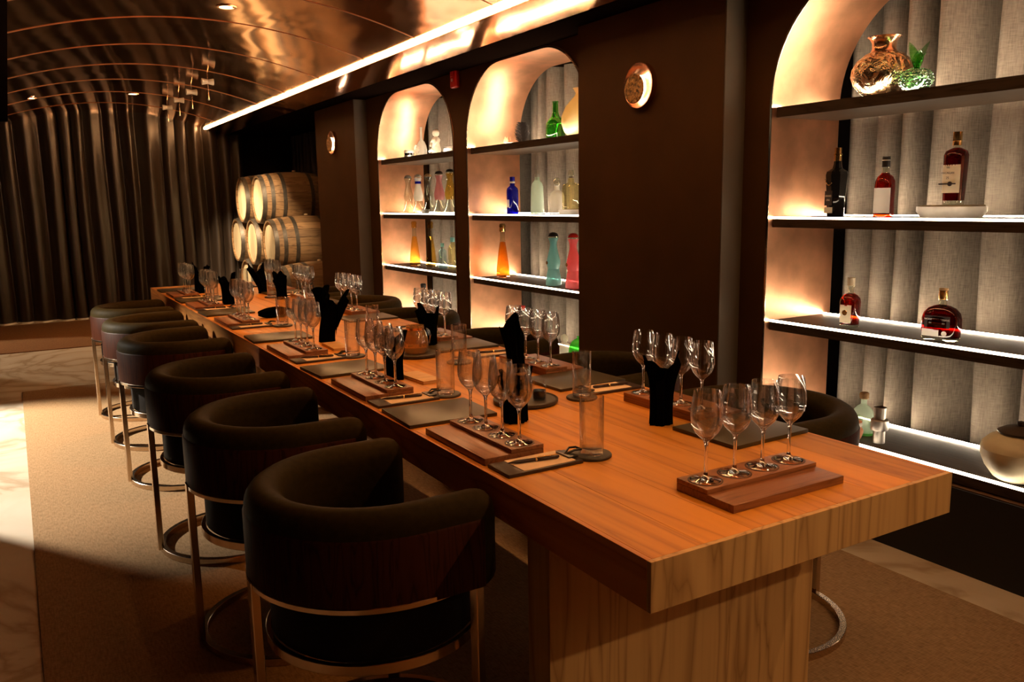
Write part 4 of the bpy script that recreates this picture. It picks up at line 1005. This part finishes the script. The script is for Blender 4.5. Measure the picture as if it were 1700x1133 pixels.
link('head', MB().lathe([(.012, .150), (.026, .162), (.030, .180), (.026, .200), (.012, .212), (.0005, .214)], 20).mesh('head', 'figurine', 60), t)
for s in (-1, 1):
    link('arm', MB().tube([(-.01, s*.03, .13), (-.02, s*.052, .105), (-.035, s*.035, .075)], [.012, .011, .009], 8).mesh('arm', 'figurine', 60), t)
link('leg', MB().tube([(-.01, -.02, .03), (-.045, -.012, .04), (-.05, .03, .03)], [.016, .014, .011], 8).mesh('leg', 'figurine', 60), t)
t, p = bottle((3.09, 6.157, S1), 0, 'small pale lidded jar at the near end of the top shelf, farthest niche', [
    ('body', 'glass_milk', [(.0005, 0), (.032, 0), (.034, .004), (.034, .03), (.0005, .031)], {}),
    ('lid', 'steel', [(.035, .0312), (.035, .045), (.0005, .046)], {})], 'jar', 'lidded_jar', None)
DEC = [(7.215, 'glass_bottle', 'bowl_grey', 'clear hourglass decanter, leftmost of five on the second shelf', .345/.36),
       (6.961, 'glass_milk', 'jar_white', 'white glowing hourglass decanter with purple collar, second shelf', .345/.36),
       (6.778, 'glass_bottle', 'cork', 'clear hourglass decanter in the middle of five, second shelf', .345/.36),
       (6.529, 'glass_mauve', 'ceramic_dark', 'mauve hourglass decanter on the second shelf, farthest niche', .36/.36),
       (6.352, 'glass_gold', 'plastic_black', 'dark-capped gold hourglass decanter, rightmost of five on the second shelf', .37/.36)]
for q, (y, m, c, l, s) in enumerate(DEC):
    t, p = hourglass((3.20-.015*(q % 2), y, S2), l, m, c, s, 'glass_bottle')
    if q == 1: link('collar', MB().lathe([(.026, .272*s), (.0285, .272*s), (.0275, .295*s), (.0255, .295*s)], 20, cap=False).mesh('collar', 'glass_cobalt', 40), t)
    if q == 4: link('ribbon_bead', MB().lathe([(.0005, 0), (.006, .003), (.006, .009), (.0005, .012)], 10).mesh('ribbon_bead', 'label_white', 40), t, (-.03, 0, .268*s))
t = thing('grey_bowl', 'small grey bowl in front of the decanters on the second shelf', 'bowl', (3.085, 6.607, S2), 0)
link('bowl', MB().lathe([(.0005, 0), (.025, 0), (.034, .012), (.038, .034), (.035, .034), (.031, .013), (.0005, .005)], 28, cap=False).mesh('bowl', 'bowl_grey', 60), t)
tall_bottle(6.947, 3.125, 'tall tapering golden bottle, left one on the third shelf', 1.0, 'glass_gold')
tall_bottle(6.742, 3.19, 'tall tapering golden bottle, right one on the third shelf', 1.0, 'glass_gold', .4)
def cap_bottle(y, x, h, r, label, mat):
    bottle((x, y, S3), 0, label, [
        ('glass_body', mat, [(.0005, 0), (r, 0), (r+.002, .004), (r+.002, h*.66), (r*.8, h*.74), (r*.42, h*.80), (r*.40, h*.86), (.0005, h*.86)], dict(power=3)),
        ('cap', 'glass_teal', [(r*.48, h*.86), (r*.52, h*.87), (r*.52, h*.995), (.0005, h)], {})])
cap_bottle(6.462, 3.165, .225, .030, 'smaller clear bottle with blue cap, third shelf of farthest niche', 'glass_cyan')
cap_bottle(6.365, 3.215, .275, .036, 'taller clear bottle with blue cap, third shelf of farthest niche', 'glass_pale')
t, p = bottle((3.16, 6.866, S4), 0, 'clear bottle with dark stopper on the bottom shelf, farthest niche', [
    ('glass_body', 'glass_bottle', [(.0005, 0), (.045, 0), (.047, .004), (.047, .19), (.036, .22), (.018, .24), (.016, .285), (.0005, .285)], {}),
    ('stopper', 'plastic_black', [(.019, .285), (.024, .292), (.026, .318), (.018, .326), (.0005, .327)], {})])
t, p = bottle((3.11, 6.132, S4), 0, 'small glowing white bottle on the bottom shelf, farthest niche', [
    ('glass_body', 'glass_milk', [(.0005, 0), (.030, 0), (.032, .004), (.030, .12), (.016, .14), (.0005, .14)], {}),
    ('cap', 'jar_white', [(.014, .14), (.015, .172), (.0005, .173)], {})])
